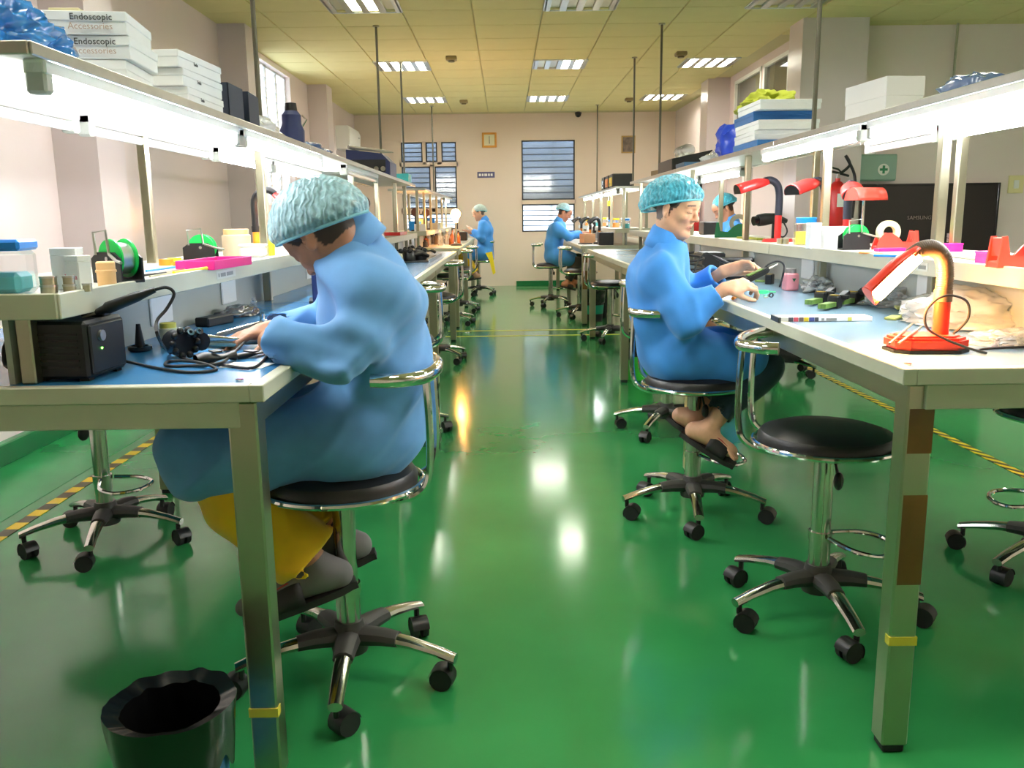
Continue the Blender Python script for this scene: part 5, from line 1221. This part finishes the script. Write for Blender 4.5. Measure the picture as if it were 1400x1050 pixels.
# far clutter, left bench
e = empty('scope_tray', (-.70, 6.9, ZB), .0, 'shallow tray of dark endoscope parts on the left bench', 'tray')
B3('floor', M_dark, (0, 0, .004), (.30, 1.2, .008), e); B3('rim', M_chrome, (.15, 0, .012), (.006, 1.2, .024), e, .001); B3('rim', M_chrome, (-.15, 0, .012), (.006, 1.2, .024), e, .001)
for k in range(12):
    x, y = -.70+random.uniform(-.10, .10), 6.9+random.uniform(-.5, .5); e = empty('scope_part', (x, y, ZB+.008), random.uniform(0, 3), 'dark endoscope control part heaped in the shallow tray', 'scope part', 'endoscope parts in the shallow tray')
    MB().lathe([(0, 0), (.045, 0), (.05, .02), (.04, .06), (.02, .07), (0, .07)], 14).build('body', [M_black, M_dark, M_steel][k % 3], e); MB().tube([(.02, 0, .04), (.10, 0, .05), (.15, .03, .03)], .014, 8).build('tube', M_black if k % 2 else M_chrome_d, e); MB().ball((0, -.03, .07), .02, u=8, v=6).build('knob', M_black, e)
p = Vector((-1.0, 5.85, ZL)); tape_dispenser((-1.0, 6.0, ZL+.06), 1.2, M_dgreen, 'green tape dispenser on the cream box of the left shelf', 1.0, M_cream); cardbox((-1.0, 6.0, ZL), (.24, .40, .06), 'cream box under the green tape dispenser', M_cream, 0, False)
jar((-.98, 6.7, ZL), .12, .12, 'cloudy round jar near the far end of the left shelf', M_clear, M_clear, square=False)
task_lamp((-1.03, 5.0, ZL), .3, 'grey hooded lamp on the left shelf behind the worker collar', M_black, M_black, hood=mat('grey_blue_hood', (130, 150, 168), .4), post=.1, top=.27, reach=.16)
e = empty('magnifier', (-1.02, 6.35, ZL), 0, 'round brown magnifier on a black post beyond the green dispenser', 'magnifier'); MB().cyl((0, 0, 0), (0, 0, .2), .018, n=12).build('post', M_black, e); MB().cyl((0, -.012, .25), (0, .012, .25), .055, n=24).build('lens_head', mat('brown_lens', (96, 60, 52), .4), e); B3('base', M_black, (0, 0, .03), (.12, .14, .06), e, .004)
for k, (y, lb) in enumerate(((9.9, 'nearer'), (11.2, 'farther'))):
    e = empty('magnifier', (-1.0, y, ZL), 0, lb+' round brown magnifier on the farther left rack', 'magnifier'); MB().cyl((0, 0, 0), (0, 0, .17), .016, n=10).build('post', M_dark, e); MB().cyl((0, -.012, .21), (0, .012, .21), .05, n=20).build('lens_head', mat('brown_lens'), e); B3('base', M_dark, (0, 0, .008), (.1, .1, .016), e)
e = empty('tray', (-.98, 7.6, ZL), 0, 'red tray at the far end of the left shelf', 'tray'); B3('floor', M_red, (0, 0, .004), (.2, .5, .008), e); B3('rim', M_red, (.1, 0, .014), (.006, .5, .028), e); B3('rim', M_red, (0, -.25, .014), (.2, .006, .028), e)
# glowing far lamp with bottles
p = ony(623, 297, 10.2); e = empty('work_lamp', (p.x, 10.2, ZT), 0, 'bright bare bulb lamp glowing orange on the farther left bench', 'lamp'); hz = p.z-ZT
MB().lathe([(0, 0), (.07, 0), (.06, .02), (.02, .03), (0, .03)], 20).build('base', M_dark, e); MB().cyl((0, 0, .02), (0, 0, hz-.06), .012, n=10).build('post', M_steel, e)
MB().lathe([(0, -.06), (.02, -.06), (.026, -.03), (.052, .02), (.055, .05), (.035, .085), (0, .095)], 20, c=(0, 0, hz)).build('bulb', mat('orange_lit_bulb', (255, 200, 120), .3, emit=90, ecol=(255, 170, 80)), e)
for k in range(14):
    x, y = -.75+random.uniform(-.22, .25), 10.3+random.uniform(-.8, 1.6); hh = random.uniform(.09, .2); r = random.uniform(.018, .032)
    if abs(x-p.x) < .11 and abs(y-10.2) < .11: y += .25
    x = max(x, -.93+r*.5) if False else x
    e = empty('bottle', (max(x, -.92), y, ZT), 0, ['amber', 'clear', 'smoky'][k % 3]+' glass bottle crowded round the glowing far lamp', 'bottle', 'bottles round the glowing lamp')
    MB().lathe([(0, 0), (r, 0), (r, hh*.6), (r*.4, hh*.75), (r*.4, hh*.9), (0, hh*.9)], 12).build('body', [mat('amber_glass', (150, 92, 50), .12, trans=.4), M_clear, mat('smoke_glass', (120, 104, 90), .15, trans=.3)][k % 3], e); MB().cyl((0, 0, hh*.88), (0, 0, hh), r*.48, n=10).build('cap', [M_black, M_white, M_red][k % 3], e)
for k in range(8):
    x, y = -1.0+random.uniform(-.1, .1), 9.7+.55*k; cardbox((x, y, ZL), (.12, .16, .08+.03*(k % 3)), '%s box, %s from the near end of the farther left rack' % (['white', 'blue', 'cream', 'grey'][k % 4], ['first', 'second', 'third', 'fourth', 'fifth', 'sixth', 'seventh', 'last'][k]), [M_card, M_bluep, M_cream, M_panel][k % 4], random.uniform(-.2, .2), False, group='boxes on the farther left rack')
B3('microscope_case', M_black, (-.62, 12.6, ZT+.06), (.16, .2, .12), None, .01); tag(bpy.data.objects['microscope_case'], 'black case on the bench in front of the far woman', 'case')
# ------------------------------------------------------------------ right bench top
ZB = ZT
def T_(px, py, z=ZT): return onz(px, py, z)
# the lit red desk lamp
h_ridges = False
p = T_(1262, 482)
LP = p+Vector((.02, .03, 0))
def red_lamp():
    e = empty('desk_lamp', (LP.x, LP.y, ZT), 0, 'lit red desk lamp with ribbed bent neck on the near right bench', 'desk lamp')
    # base: elongated octagon
    oc = [(-.085, -.03), (-.06, -.055), (.05, -.058), (.082, -.03), (.082, .03), (.05, .058), (-.06, .055), (-.085, .03)]
    MB().prism([(x*1.03, y*1.03) for x, y in oc], 0, .007, None, .001).build('base_pad', M_rubber, e)
    M_lr = mat('lamp_red_plastic', (220, 52, 30), .32)
    MB().prism(oc, .007, .034, None, .006).build('base', M_lr, e)
    MB().prism([(x*.8, y*.78) for x, y in oc], .033, .038, None, .002).build('base_top', M_lr, e)
    po = MB().cyl((.03, 0, .034), (.03, 0, .115), .0175, n=24).build('post', M_lr, e)
    M_nk = mat('olive_neck_rubber', (96, 78, 60), .5)
    MB().cyl((.03, 0, .112), (.03, 0, .138), .020, n=20).build('collar', M_nk, e)
    pts = [Vector(q) for q in ((.03, 0, .135), (.031, 0, .172), (.024, 0, .208), (.002, 0, .230), (-.026, 0, .230), (-.050, 0, .214))]
    P, R_ = catmull(pts, [.0155]*6, 8)
    RR = [.0145+.0016*(i % 2) for i in range(len(P))]
    P2, R2 = [], []
    for i in range(len(P)-1):
        for k in range(3): P2.append(P[i].lerp(P[i+1], k/3)); R2.append((.0185 if k < 2 else .0168))
    P2.append(P[-1]); R2.append(.0155)
    MB().tube(P2, R2, 18).build('gooseneck', M_nk, e, smooth=180)
    p0 = Vector((-.030, 0, .224)); d = Vector((-.72, -.05, -.70)).normalized(); sdv = Vector((0, 1, 0)); up = sdv.cross(d); up = up if up.x < 0 else -up
    up, sdv = (up*math.cos(.7)+sdv*math.sin(.7)), (sdv*math.cos(.7)-up*math.sin(.7))
    L_ = .145
    def hf(t, v):
        a = PI*t; w_ = .040*(.62+.38*min(1, v*2.5))
        return p0+d*(v*L_)+sdv*w_*math.cos(a)+up*(w_*.85*math.sin(a)-.004)
    hd = MB().grid(hf, 19, 10).build('hood', M_lr, e, smooth=60); hd.modifiers.new('t', 'SOLIDIFY').thickness = .003
    mb = MB(); mb.bm.faces.new([mb.bm.verts.new(hf(k/18, 1)) for k in range(19)]); o = mb.build('hood_end', M_lr, hd, smooth=0); o.modifiers.new('t', 'SOLIDIFY').thickness = .003
    mb = MB(); mb.bm.faces.new([mb.bm.verts.new(hf(k/18, 0)) for k in range(19)]); o = mb.build('hood_end', M_lr, hd, smooth=0); o.modifiers.new('t', 'SOLIDIFY').thickness = .003
    MB().tube([p0+d*.012-up*.002, p0+d*(L_-.008)-up*.002], .016, 14).build('bulb', mat('hot_lit_bulb', (255, 220, 160), .3, emit=260, ecol=(255, 188, 104)), e)
    return e
red_lamp()
cable([LP+Vector((.05, -.02, .04)), LP+Vector((.075, -.03, .075)), LP+Vector((.068, -.03, .115)), LP+Vector((.02, -.03, .128)), LP+Vector((-.02, -.035, .10)), LP+Vector((-.022, -.04, .06)), LP+Vector((.01, -.055, .036)), LP+Vector((.06, -.075, .015)), LP+Vector((.10, -.07, .004)), LP+Vector((.098, -.045, .004)), LP+Vector((.12, -.02, .004)), LP+Vector((.19, -.0, .004)), LP+Vector((.28, .01, .004))], 'dark lamp cable looping round the red post', .0028, name='lamp_cable')
# bags lit by the lamp
bag('plastic_bag', mat('milky_film', (250, 248, 244), .15, trans=.3, coat=.6, alpha=.8), T_(1335, 448)+Vector((.03, .08, 0)), (.16, .17, .10), 'big crumpled plastic bag glowing under the red lamp', 'plastic bag', 3, .35, .2, fr=1.7, sd=5)
bag('plastic_bag', M_clearbag, T_(1372, 470)+Vector((.02, .0, 0)), (.09, .06, .03), 'small clear crumpled bag at the right edge of the bench', 'plastic bag', 9, .5, .1, sd=5)
bag('plastic_bag', M_greybag, T_(1160, 384)+Vector((.0, .02, 0)), (.14, .30, .085), 'dark grey heap of plastic bags against the power panel', 'plastic bag', 12, .4, .1, sd=5)
bag('plastic_bag', M_greybag, T_(1235, 392)+Vector((.04, .04, 0)), (.13, .22, .085), 'smoky plastic bag behind the lamp hood', 'plastic bag', 14, .4, .4, sd=5)
bag('plastic_bag', M_clearbag, T_(1225, 418), (.10, .10, .06), 'clear blue tinted bag under the lamp hood', 'plastic bag', 15, .45, .4, sd=5)
def flatbag(px, py, rz, d, label, sticker=None):
    p = T_(px, py); e = empty('silver_bag', p, rz, label, 'plastic bag', 'silver antistatic bags on the right bench')
    def ff(t, v):
        x, y = (t-.5)*d[0], (v-.5)*d[1]; n = mnoise.noise(Vector((x*40+px, y*40, 0)))
        ed = max(0, 1-(2*abs(t-.5))**4)*max(0, 1-(2*abs(v-.5))**4)
        return Vector((x, y, .004+d[2]*ed*(.75+.6*n)))
    MB().grid(ff, 30, 30).build('film', M_silver, e, smooth=20)
    MB().box((0, 0, .002), (d[0]*.97, d[1]*.97, .003)).build('back_film', M_silver, e)
    if sticker: B3('sticker', M_yellow, (0, 0, d[2]*1.2+.004), (.02, .014, .002), e, 0, rot=rotm(z=.2))
    return e
bag('silver_bag', M_silver, T_(1118, 397)+Vector((.02, .03, 0)), (.065, .15, .05), 'crinkled silver bag beside the pink bottle', 'plastic bag', 33, .45, -.5, sd=5)
bag('silver_bag', M_silver, T_(1178, 397)+Vector((.07, 0, 0)), (.06, .10, .045), 'crinkled silver bag beside the black connectors', 'plastic bag', 34, .45, .3, sd=5)
# connectors
for k, (px, py, a) in enumerate(((1106, 418, .72), (1124, 424, .72), (1150, 418, .75), (1166, 414, .8))):
    p = T_(px, py)+Vector((.03, .02, 0)); e = empty('connector', p, -a, ['leftmost', 'second', 'third', 'rightmost'][k]+' of the black and green connectors in the fanned pile', 'connector', 'black and green connectors on the right bench')
    B3('board', M_pcb, (0, -.01, .011), (.020, .075, .012), e, .001); B3('shell', M_black, (.0, .035, .016), (.028, .03, .03), e, .003); B3('cross_bar', M_black, (.006, .045, .028), (.05, .012, .010), e, .002); B3('gold_pad', mat('gold_contact', (206, 170, 60), .3, .8), (0, .032, .0325), (.02, .012, .002), e, 0); B3('stem', M_black, (0, .085, .024), (.018, .06, .016), e, .002, rot=rotm(x=.25)); e.scale = (1.35,)*3
# catalogue with colour stripe
p, q = T_(1066, 441), T_(1196, 440); d = q-p; L_ = d.length
e = empty('flat_box', p+Vector((0, .03, 0)), math.atan2(d.y, d.x), 'flat white catalogue box with colour blocks on its spine', 'box'); B3('body', M_card, (L_/2, .02, .007), (L_, .07, .013), e, .001)
B3('end_clip', M_dark, (.0, .01, .007), (.008, .09, .016), e, .001)
for k, (a, b, c_) in enumerate(((.03, .10, (200, 206, 204)), (.11, .16, (60, 66, 76)), (.165, .215, (214, 84, 96)), (.225, .27, (120, 100, 96)), (.275, .325, (232, 208, 40)), (.33, .385, (80, 84, 150)), (.39, .43, (66, 66, 70)), (.74, .78, (190, 190, 90)))):
    B3('colour_block', mat('spine_%d%d%d' % c_, c_, .5), ((a+b)/2*L_, -.0156, .007), ((b-a)*L_, .001, .012), e, 0)
marks('print', M_faint, basis((.46*L_, -.0162, .003), (1, 0, 0), (0, 0, 1)), (.008, .03), .007, .006, e)
# green packets by the lamp base
for k, (px, py, a) in enumerate(((1222, 436, .7), (1232, 424, .3))):
    B_ = B3('circuit_packet', mat('pale_green_packet', (200, 206, 120), .35, noise=(40, .2)), T_(px, py)+Vector((0, 0, .004+.004*k)), (.035, .07, .008), None, .002, rz=-a); tag(B_, ['lower', 'upper'][k]+' pale green packet beside the red lamp base', 'packet')
for k, (a, b) in enumerate((((1216, 470), (1250, 440)), ((1228, 470), (1262, 445)))):
    p, q = T_(*a, ZT+.038), T_(*b, ZT+.045); pen(p, q, .0028, M_steel, ['left', 'right'][k]+' steel tweezers resting on the red lamp base', None, 'tweezers', 'tweezers')
# pink bottle, ring, clip, pens
p = T_(1080, 397); e = empty('bottle', p, 0, 'square pink liquid bottle with grey cap on the right bench', 'bottle'); B3('body', mat('pink_liquid_plastic', (244, 160, 172), .3), (0, 0, .036), (.055, .055, .072), e, .006); MB().cyl((0, 0, .07), (0, 0, .09), .021, n=20).build('cap', mat('grey_cap_plastic', (150, 146, 144), .4), e); MB().prism([(-.008, .006), (.008, .006), (0, -.008)], -.001, .001, Matrix.Translation((.006, -.028, .045)) @ rotm(x=PI/2).to_4x4()).build('mark', M_dgreen, e)
p = T_(1042, 401); e = empty('ring', p, 0, 'bright green plastic ring in front of the woman hands', 'ring'); MB().lathe([(.018, 0), (.026, 0), (.026, .012), (.018, .012)], 28, close=True).build('band', mat('mint_plastic', (70, 226, 140), .35), e); MB().tube([(.026, 0, .006), (.045, .01, .004), (.06, .02, .003)], .002, 6).build('tail', mat('mint_plastic'), e)
p = T_(1050, 407); e = empty('metal_clip', p, .2, 'small steel clip on the right bench edge', 'clip'); MB().tube([(-.016, 0, .012), (-.016, 0, .002), (.0, 0, .002), (.0, 0, .012)], .002, 6).build('wire', M_steel, e); MB().lathe([(.005, -.003), (.009, -.003), (.009, .003), (.005, .003)], 16, rotm(x=PI/2), (.013, 0, .009), close=True).build('coil', M_dark, e)
p = T_(1002, 408, ZT+.006); q = T_(1012, 402, ZT+.006); pen(p, q, .006, M_orange, 'orange marker cap lying below the woman hand', M_white, 'marker', 'marker')
p = T_(1046, 388); e = empty('connector', p, -.6, 'single black connector with green board behind the green ring', 'connector'); B3('board', M_pcb, (-.02, 0, .012), (.05, .022, .008), e, .001); B3('shell', M_black, (.02, 0, .022), (.03, .045, .044), e, .003); B3('gold_pad', mat('gold_contact'), (.02, 0, .045), (.022, .03, .002), e, 0)
# device held in the woman's hands
e = empty('scope_part', (.935, 3.25, .955), .35, 'slim dark instrument part held between the woman hands', 'scope part')
MB().prism([(-.06, -.02), (.05, -.015), (.07, .0), (.05, .02), (-.06, .02)], -.010, .010, rotm(y=-.35), .003).build('body', M_black, e); MB().box((-.0, 0, .013), (.07, .022, .004), .001, rotm(y=-.35)).build('board', M_pcb, e); MB().cyl((.05, 0, .02), (.10, 0, .04), .003, n=8).build('probe', M_steel, e)
# black tablet box, iron and cables
p = T_(1002, 388); e = empty('monitor_box', p+Vector((.08, .25, 0)), -.15, 'black flat instrument box leaning behind the woman hands', 'instrument'); B3('case', M_black, (0, 0, .055), (.16, .03, .11), e, .008, rot=rotm(x=.25)); B3('panel', M_black_g, (0, -.016, .056), (.14, .004, .085), e, .002, rot=rotm(x=.25))
y1 = 3.62
ir = empty('soldering_iron', ony(975, 350, y1), label='slim black iron resting above the instrument box', cat='soldering iron'); d = ony(1004, 365, y1)-ony(975, 350, y1); MB().tube([d*0, d*.3, d*.9, d], [.004, .008, .008, .004], 10).build('handle', M_black, ir); MB().cyl(d*.9, d*1.15, .004, n=8).build('tip', M_tealp, ir)
cable([ony(975, 350, y1), ony(965, 346, y1), ony(955, 356, y1), ony(948, 375, y1), ony(944, 395, 3.75), Vector((.86, 3.9, ZT+.003)), Vector((1.0, 4.0, ZT+.003))], 'thin black cable arching beside the woman collar', .003)
cable([ony(1038, 376, 3.5), ony(1050, 362, 3.5), ony(1064, 357, 3.5), ony(1072, 363, 3.5), ony(1070, 378, 3.5), T_(1066, 392)], 'black cable loop behind the pink bottle', .004)
B3('black_case', M_black, (1.08, 4.60, ZT+.06), (.12, .2, .12), None, .008); tag(bpy.data.objects['black_case'], 'black charger case on the bench behind the woman neck', 'case')
cable([Vector((.93+.05*math.cos(k*.9), 4.3+.05*math.sin(k*.9), ZT+.02+.006*k)) for k in range(20)], 'coil of black cable behind the woman collar', .006, name='cable_coil', sub=4)
# ------------------------------------------------------------------ right lower shelf
def R_(px, py): return onz(px, py, ZL)
tape_dispenser(R_(992, 326)+Vector((.1, .25, 0)), 2.9, M_dgreen, 'green tape dispenser with a steel roll on the right shelf', 1.2, M_steel)
B3('ruler', mat('olive_plastic', (166, 176, 40), .4), R_(1020, 327)+Vector((.03, .02, .005)), (.05, .40, .01), None, .001); tag(bpy.data.objects['ruler'], 'olive yellow strip lying before the green dispenser', 'ruler')
B3('black_box', M_black, R_(962, 322)+Vector((.1, .3, .045)), (.1, .16, .09), None, .006); tag(bpy.data.objects['black_box'], 'small black box left of the green dispenser', 'box')
def arm_lamp(px, py, x0, _, rz, label, top=.26, neck_r=.018, hooddown=.25):
    p = onx(px, py, x0); e = empty('task_lamp', (x0, p.y, ZL), rz, label, 'desk lamp', 'red and black gooseneck lamps')
    MB().lathe([(0, 0), (.075, 0), (.07, .015), (0, .018)], 22).build('base', M_red, e); MB().cyl((0, 0, .015), (0, 0, top*.45), .017, n=16).build('post', M_red, e)
    pts = [(0, 0, top*.43), (0, 0, top*.75), (-.012, 0, top*.92), (-.045, 0, top), (-.08, 0, top*.985)]
    MB().tube(pts, neck_r, 14, sub=5).build('gooseneck', mat('navy_black_rubber', (36, 42, 56), .5), e)
    dd = Vector((-.9, 0, -hooddown)).normalized(); p0 = Vector((-.065, 0, top*.985)); s_ = Vector((0, 1, 0)); up = Vector((-dd.z, 0, dd.x)); up = up if up.z > 0 else -up
    def hf(t, v):
        a = -.3+(PI+.6)*t; w_ = .046*(.6+.4*min(1, v*3)); return p0+dd*(v*.16)+s_*w_*math.cos(a)+up*(w_*.8*math.sin(a)-.008)
    o = MB().grid(hf, 15, 8).build('hood', M_red, e, smooth=60); o.modifiers.new('t', 'SOLIDIFY').thickness = .003
    mb = MB(); mb.bm.faces.new([mb.bm.verts.new(hf(k/14, 1)) for k in range(15)]); mb.build('hood_end', M_black, o, smooth=0)
    MB().cyl(p0+dd*.03, p0+dd*.12, .010, n=10).build('bulb', M_tube_off, e)
    return e
arm_lamp(1064, 300, 1.36, 0, .1, 'red and black lamp with drooping hood left of the blue lidded tub', .30)
arm_lamp(1126, 300, 1.50, 0, .5, 'red and black lamp partly behind the fire extinguisher', .285)
arm_lamp(1158, 300, 1.47, 0, 1.3, 'red and black lamp beneath the red hood lamp', .255)
# camera like instrument head on a stand
p = R_(1045, 330); e = empty('magnifier', (p.x+.06, p.y+.05, ZL), .2, 'black boom microscope head with cables on the right shelf', 'microscope')
MB().cyl((0, 0, 0), (0, 0, .10), .010, n=12).build('post', M_black, e); MB().lathe([(0, 0), (.05, 0), (.045, .012), (0, .014)], 20).build('base', M_black, e); MB().tube([(-.09, 0, .105), (-.05, 0, .11), (.0, 0, .115), (.07, 0, .10)], [.03, .032, .026, .012], 14).build('head', M_black, e); MB().cyl((-.115, 0, .102), (-.09, 0, .105), .024, n=16).build('lens', M_black_g, e); MB().tube([(.04, -.02, .1), (.06, -.03, .05), (.03, -.04, .02), (-.02, -.04, .05), (.02, -.04, .07)], .004, 6, sub=5).build('cable', M_rubber, e)
jar(R_(1100, 336)+Vector((.03, .08, 0)), .10, .12, 'clear tub with blue lid on the right shelf', M_bluep, M_clear, fill=M_yellow, square=False)
cardbox(R_(1107, 340)+Vector((.012, .0, 0)), (.045, .04, .10), 'tall white paper cup carton before the blue lidded tub', M_paper, .2, False)
cardbox(R_(1128, 340)+Vector((.04, .03, 0)), (.09, .07, .085), 'square white carton between tub and solder stand', M_card, .1, True)
for k, px in enumerate((1066, 1074)): e = empty('metal_tin', R_(px, 334), 0, ['left', 'right'][k]+' of the two small steel tins before the tub', 'tin'); MB().lathe([(0, 0), (.014, 0), (.014, .022), (0, .022)], 16).build('body', M_steel, e); MB().lathe([(0, .022), (.015, .022), (.015, .027), (0, .027)], 16).build('lid', M_alu, e)
spool_stand(R_(1160, 342)+Vector((.03, .03, 0)), .0, 'black solder stand with green spool on the right shelf', 1.0)
tape_dispenser(R_(1206, 342)+Vector((.065, .04, 0)), .0, M_coral, 'coral red tape dispenser holding a cream roll', .92, M_cream)
tape_dispenser(R_(1398, 366)+Vector((.02, .02, 0)), PI, M_coral, 'large coral red tape dispenser at the right edge', 1.0, None)
e = empty('hood_lamp', R_(1173, 340)+Vector((.06, .12, 0)), .3, 'red half round hood lamp on a thin chrome stem', 'desk lamp')
MB().cyl((0, 0, 0), (0, 0, .19), .005, n=8).build('stem', M_chrome, e); MB().lathe([(0, 0), (.04, 0), (.035, .01), (0, .012)], 18).build('base', M_black, e)
def hf(t, v): a = PI*t; return Vector((-.06+.14*v, .042*math.cos(a), .185+.05*math.sin(a)))
o = MB().grid(hf, 17, 4).build('hood', M_coral, e, smooth=60); o.modifiers.new('t', 'SOLIDIFY').thickness = .003
for v in (0, 1): mb = MB(); mb.bm.faces.new([mb.bm.verts.new(hf(k/16, v)) for k in range(17)]); mb.build('hood_end', M_coral, o, smooth=0)
for (px, py, d_, m, lb) in ((1297, 345, (.05, .05, .03), M_mag, 'small magenta box behind the near right post'), (1350, 362, (.06, .05, .034), mat('purple_plastic', (190, 60, 170), .4), 'purple box beside the large coral dispenser'), (1212, 344, (.10, .04, .012), M_mag, 'flat magenta strip before the coral dispenser')):
    p = R_(px, py); e = empty('small_box', p+Vector((.02, .02, 0)), .1, lb, 'box'); B3('body', m, (0, 0, d_[2]*.45), (d_[0], d_[1], d_[2]*.9), e); B3('lid', m, (0, 0, d_[2]*.92), (d_[0]*1.03, d_[1]*1.03, d_[2]*.16), e, .001)
p = R_(1297, 344); e = empty('glass_set', p+Vector((.02, .02, .032)), 0, 'little glass bead rack on the magenta box', 'glass rack')
for k in range(6): MB().cyl(((k % 3)*.014-.014, 0, .016*(k//3)), ((k % 3)*.014-.014, 0, .014+.016*(k//3)), .006, n=10).build('bead', M_clear, e)
for k, (a, b, m, lb) in enumerate((((1175, 347), (1215, 350), M_orange, 'orange pencil on the right shelf edge'), ((1195, 351), (1235, 352), M_bluep, 'blue pen on the right shelf edge'), ((1300, 352), (1345, 358), M_steel, 'steel tweezers beside the purple box'), ((1310, 348), (1350, 354), M_white, 'white stick beside the steel tweezers'))):
    p, q = R_(*a), R_(*b); p.z = q.z = ZL+.004; pen(p, q, .0035, m, lb, M_steel, 'hand_tool', 'tool')
B3('paper_sheet', M_paper, R_(1332, 347)+Vector((.04, .04, .0015)), (.12, .14, .002), None, 0, rz=.2); tag(bpy.data.objects['paper_sheet.001'], 'white paper sheet on the shelf in front of the television', 'paper')
# ------------------------------------------------------------------ right upper shelf
def U(px, x=1.38, py=190): return onx(px, py, x).y
for k in range(5):
    m = [mat('blue_card', (40, 110, 180), .5), M_card, M_card, mat('blue_card'), M_card][k]
    cardbox((1.40, 4.62-.012*k*(-1)**k, ZV+.047*k), (.30, .42-.01*k, .046), ['lowest blue', 'second white', 'third white', 'upper blue', 'topmost white'][k]+' flat carton of the right top shelf stack', m, .02*(-1)**k, True)
bag('plastic_bag', mat('royal_blue_film', (30, 66, 190), .3), (1.38, 5.15, ZV), (.14, .16, .19), 'royal blue bag at the far end of the flat cartons', 'plastic bag', 21, .4)
bag('plastic_bag', mat('olive_cloth', (176, 186, 60), .8), (1.42, 4.85, ZV+.235), (.12, .26, .09), 'olive green cloth heaped on top of the cartons', 'cloth', 22, .45)
bag('plastic_bag', M_clearbag, (1.36, 5.55, ZV), (.12, .18, .08), 'clear crumpled bag beyond the blue bag', 'plastic bag', 23, .45)
e = empty('instrument_tray', (1.40, 6.9, ZV), 0, 'tilted black instrument tray with glass domes on the right top shelf', 'tray'); MB().prism([(-.15, .0), (.15, .0), (.15, .16), (-.15, .10)], -.3, .3, Matrix(((1, 0, 0), (0, 0, 1), (0, 1, 0))), .006).build('body', M_black, e)
for k in range(3): MB().ball((.0, -.12+.12*k, .17), (.06, .06, .05), u=12, v=8).build('dome', M_clear, e)
cardbox((1.38, 7.5, ZV), (.2, .3, .06), 'brown box beyond the black instrument tray', mat('brown_card', (150, 130, 100), .7), .1, False); cardbox((1.36, 6.35, ZV), (.2, .3, .05), 'blue box before the black instrument tray', mat('dull_blue_card', (70, 110, 150), .6), 0, True)
for k in range(3):
    e = empty('drawer_unit', (1.40, 10.6+.42*k, ZV), 0, ['nearest', 'middle', 'last'][k]+' black and orange meter box on the farther right rack', 'meter'); B3('case', M_black if k else M_dark, (0, 0, .09), (.25, .3, .18), e, .008); B3('front', [M_yellow, M_orange, M_black_g][k], (-.128, 0, .09), (.006, .24, .1), e, .002); MB().cyl((-.135, .0, .06), (-.128, 0, .06), .02, n=12).build('knob', M_chrome, e)
p = onx(1330, 108, 1.36); bag('plastic_bag', mat('slate_film', (90, 110, 150), .25, coat=.4), (1.36, p.y, ZV), (.08, .10, .07), 'slate blue bundle on the near right top shelf', 'plastic bag', 25)
cardbox((1.42, p.y+.75, ZV), (.14, .3, .16), 'pale grey carton on the near right top shelf', mat('pale_grey_card', (214, 214, 214), .6), .1, True)
# ------------------------------------------------------------------ farther right bench clutter
arm2 = [(10.2, 'nearest'), (11.3, 'middle'), (12.6, 'last')]
for y, n in arm2:
    e = empty('task_lamp', (1.1, y, ZT), .2, n+' dark gooseneck lamp standing on the farther right bench', 'desk lamp'); MB().lathe([(0, 0), (.07, 0), (.065, .02), (0, .022)], 18).build('base', M_black, e); MB().cyl((0, 0, .02), (0, 0, .16), .015, n=12).build('post', mat('amber_plastic', (206, 120, 40), .3), e); MB().tube([(0, 0, .15), (0, 0, .24), (-.03, 0, .29), (-.08, 0, .28), (-.13, 0, .24)], [.018, .018, .02, .026, .034], 12, sub=4).build('gooseneck', M_black, e)
cardbox((1.0, 10.6, ZT), (.14, .2, .11), 'brown carton on the farther right bench', mat('brown_carton', (170, 128, 92), .7), .2, False)
B3('black_box', M_black, (1.12, 9.75, ZT+.07), (.16, .2, .14), None, .006); tag(bpy.data.objects['black_box.001'], 'black box at the near corner of the farther right bench', 'box')
for k in range(9):
    y = 9.75+.5*k; m = [M_bluep, M_white, M_yellow][k % 3]
    jar((1.36+random.uniform(-.06, .06), y, ZL), .10, random.uniform(.09, .13), '%s lidded clear tub, %s from the near end of the farther right rack' % (['blue', 'white', 'yellow'][k % 3], ['first', 'second', 'third', 'fourth', 'fifth', 'sixth', 'seventh', 'eighth', 'last'][k]), m, M_clear, square=bool(k % 2), fill=[M_tealp, M_card, M_orange][k % 3])
for k, (px, m) in enumerate(((833, M_yellow), (842, M_orange))):
    p = ony(px, 278, 11.6); e = empty('flag_marker', (p.x, 11.6+.5*k, ZL), 0, ['yellow', 'orange'][k]+' tagged upright marker on the farther right rack', 'marker'); MB().cyl((0, 0, 0), (0, 0, p.z-ZL), .012, n=8).build('stem', M_black, e); B3('tag', m, (0, 0, p.z-ZL), (.05, .03, .07), e, .004); B3('foot', M_black, (0, 0, .01), (.08, .08, .02), e, .003)
# microscope the far man looks at
e = empty('microscope', (1.17, 11.7, ZT), PI, 'small white and black microscope in front of the far man', 'microscope'); B3('foot', M_white, (0, 0, .012), (.16, .12, .024), e, .006); MB().tube([(.05, 0, .02), (.06, 0, .12), (.03, 0, .18), (-.02, 0, .2)], .02, 10, sub=3).build('arm', M_white, e); MB().cyl((-.03, 0, .10), (-.02, 0, .24), .022, n=12).build('barrel', M_black, e); MB().cyl((.0, 0, .23), (.04, 0, .29), .014, n=10).build('eyepiece', M_black, e)
cable([Vector((.95+.1*math.cos(k*.8), 9.9+.06*k, ZT+.005)) for k in range(8)], 'loose dark cable on the farther right bench', .005, sub=5)
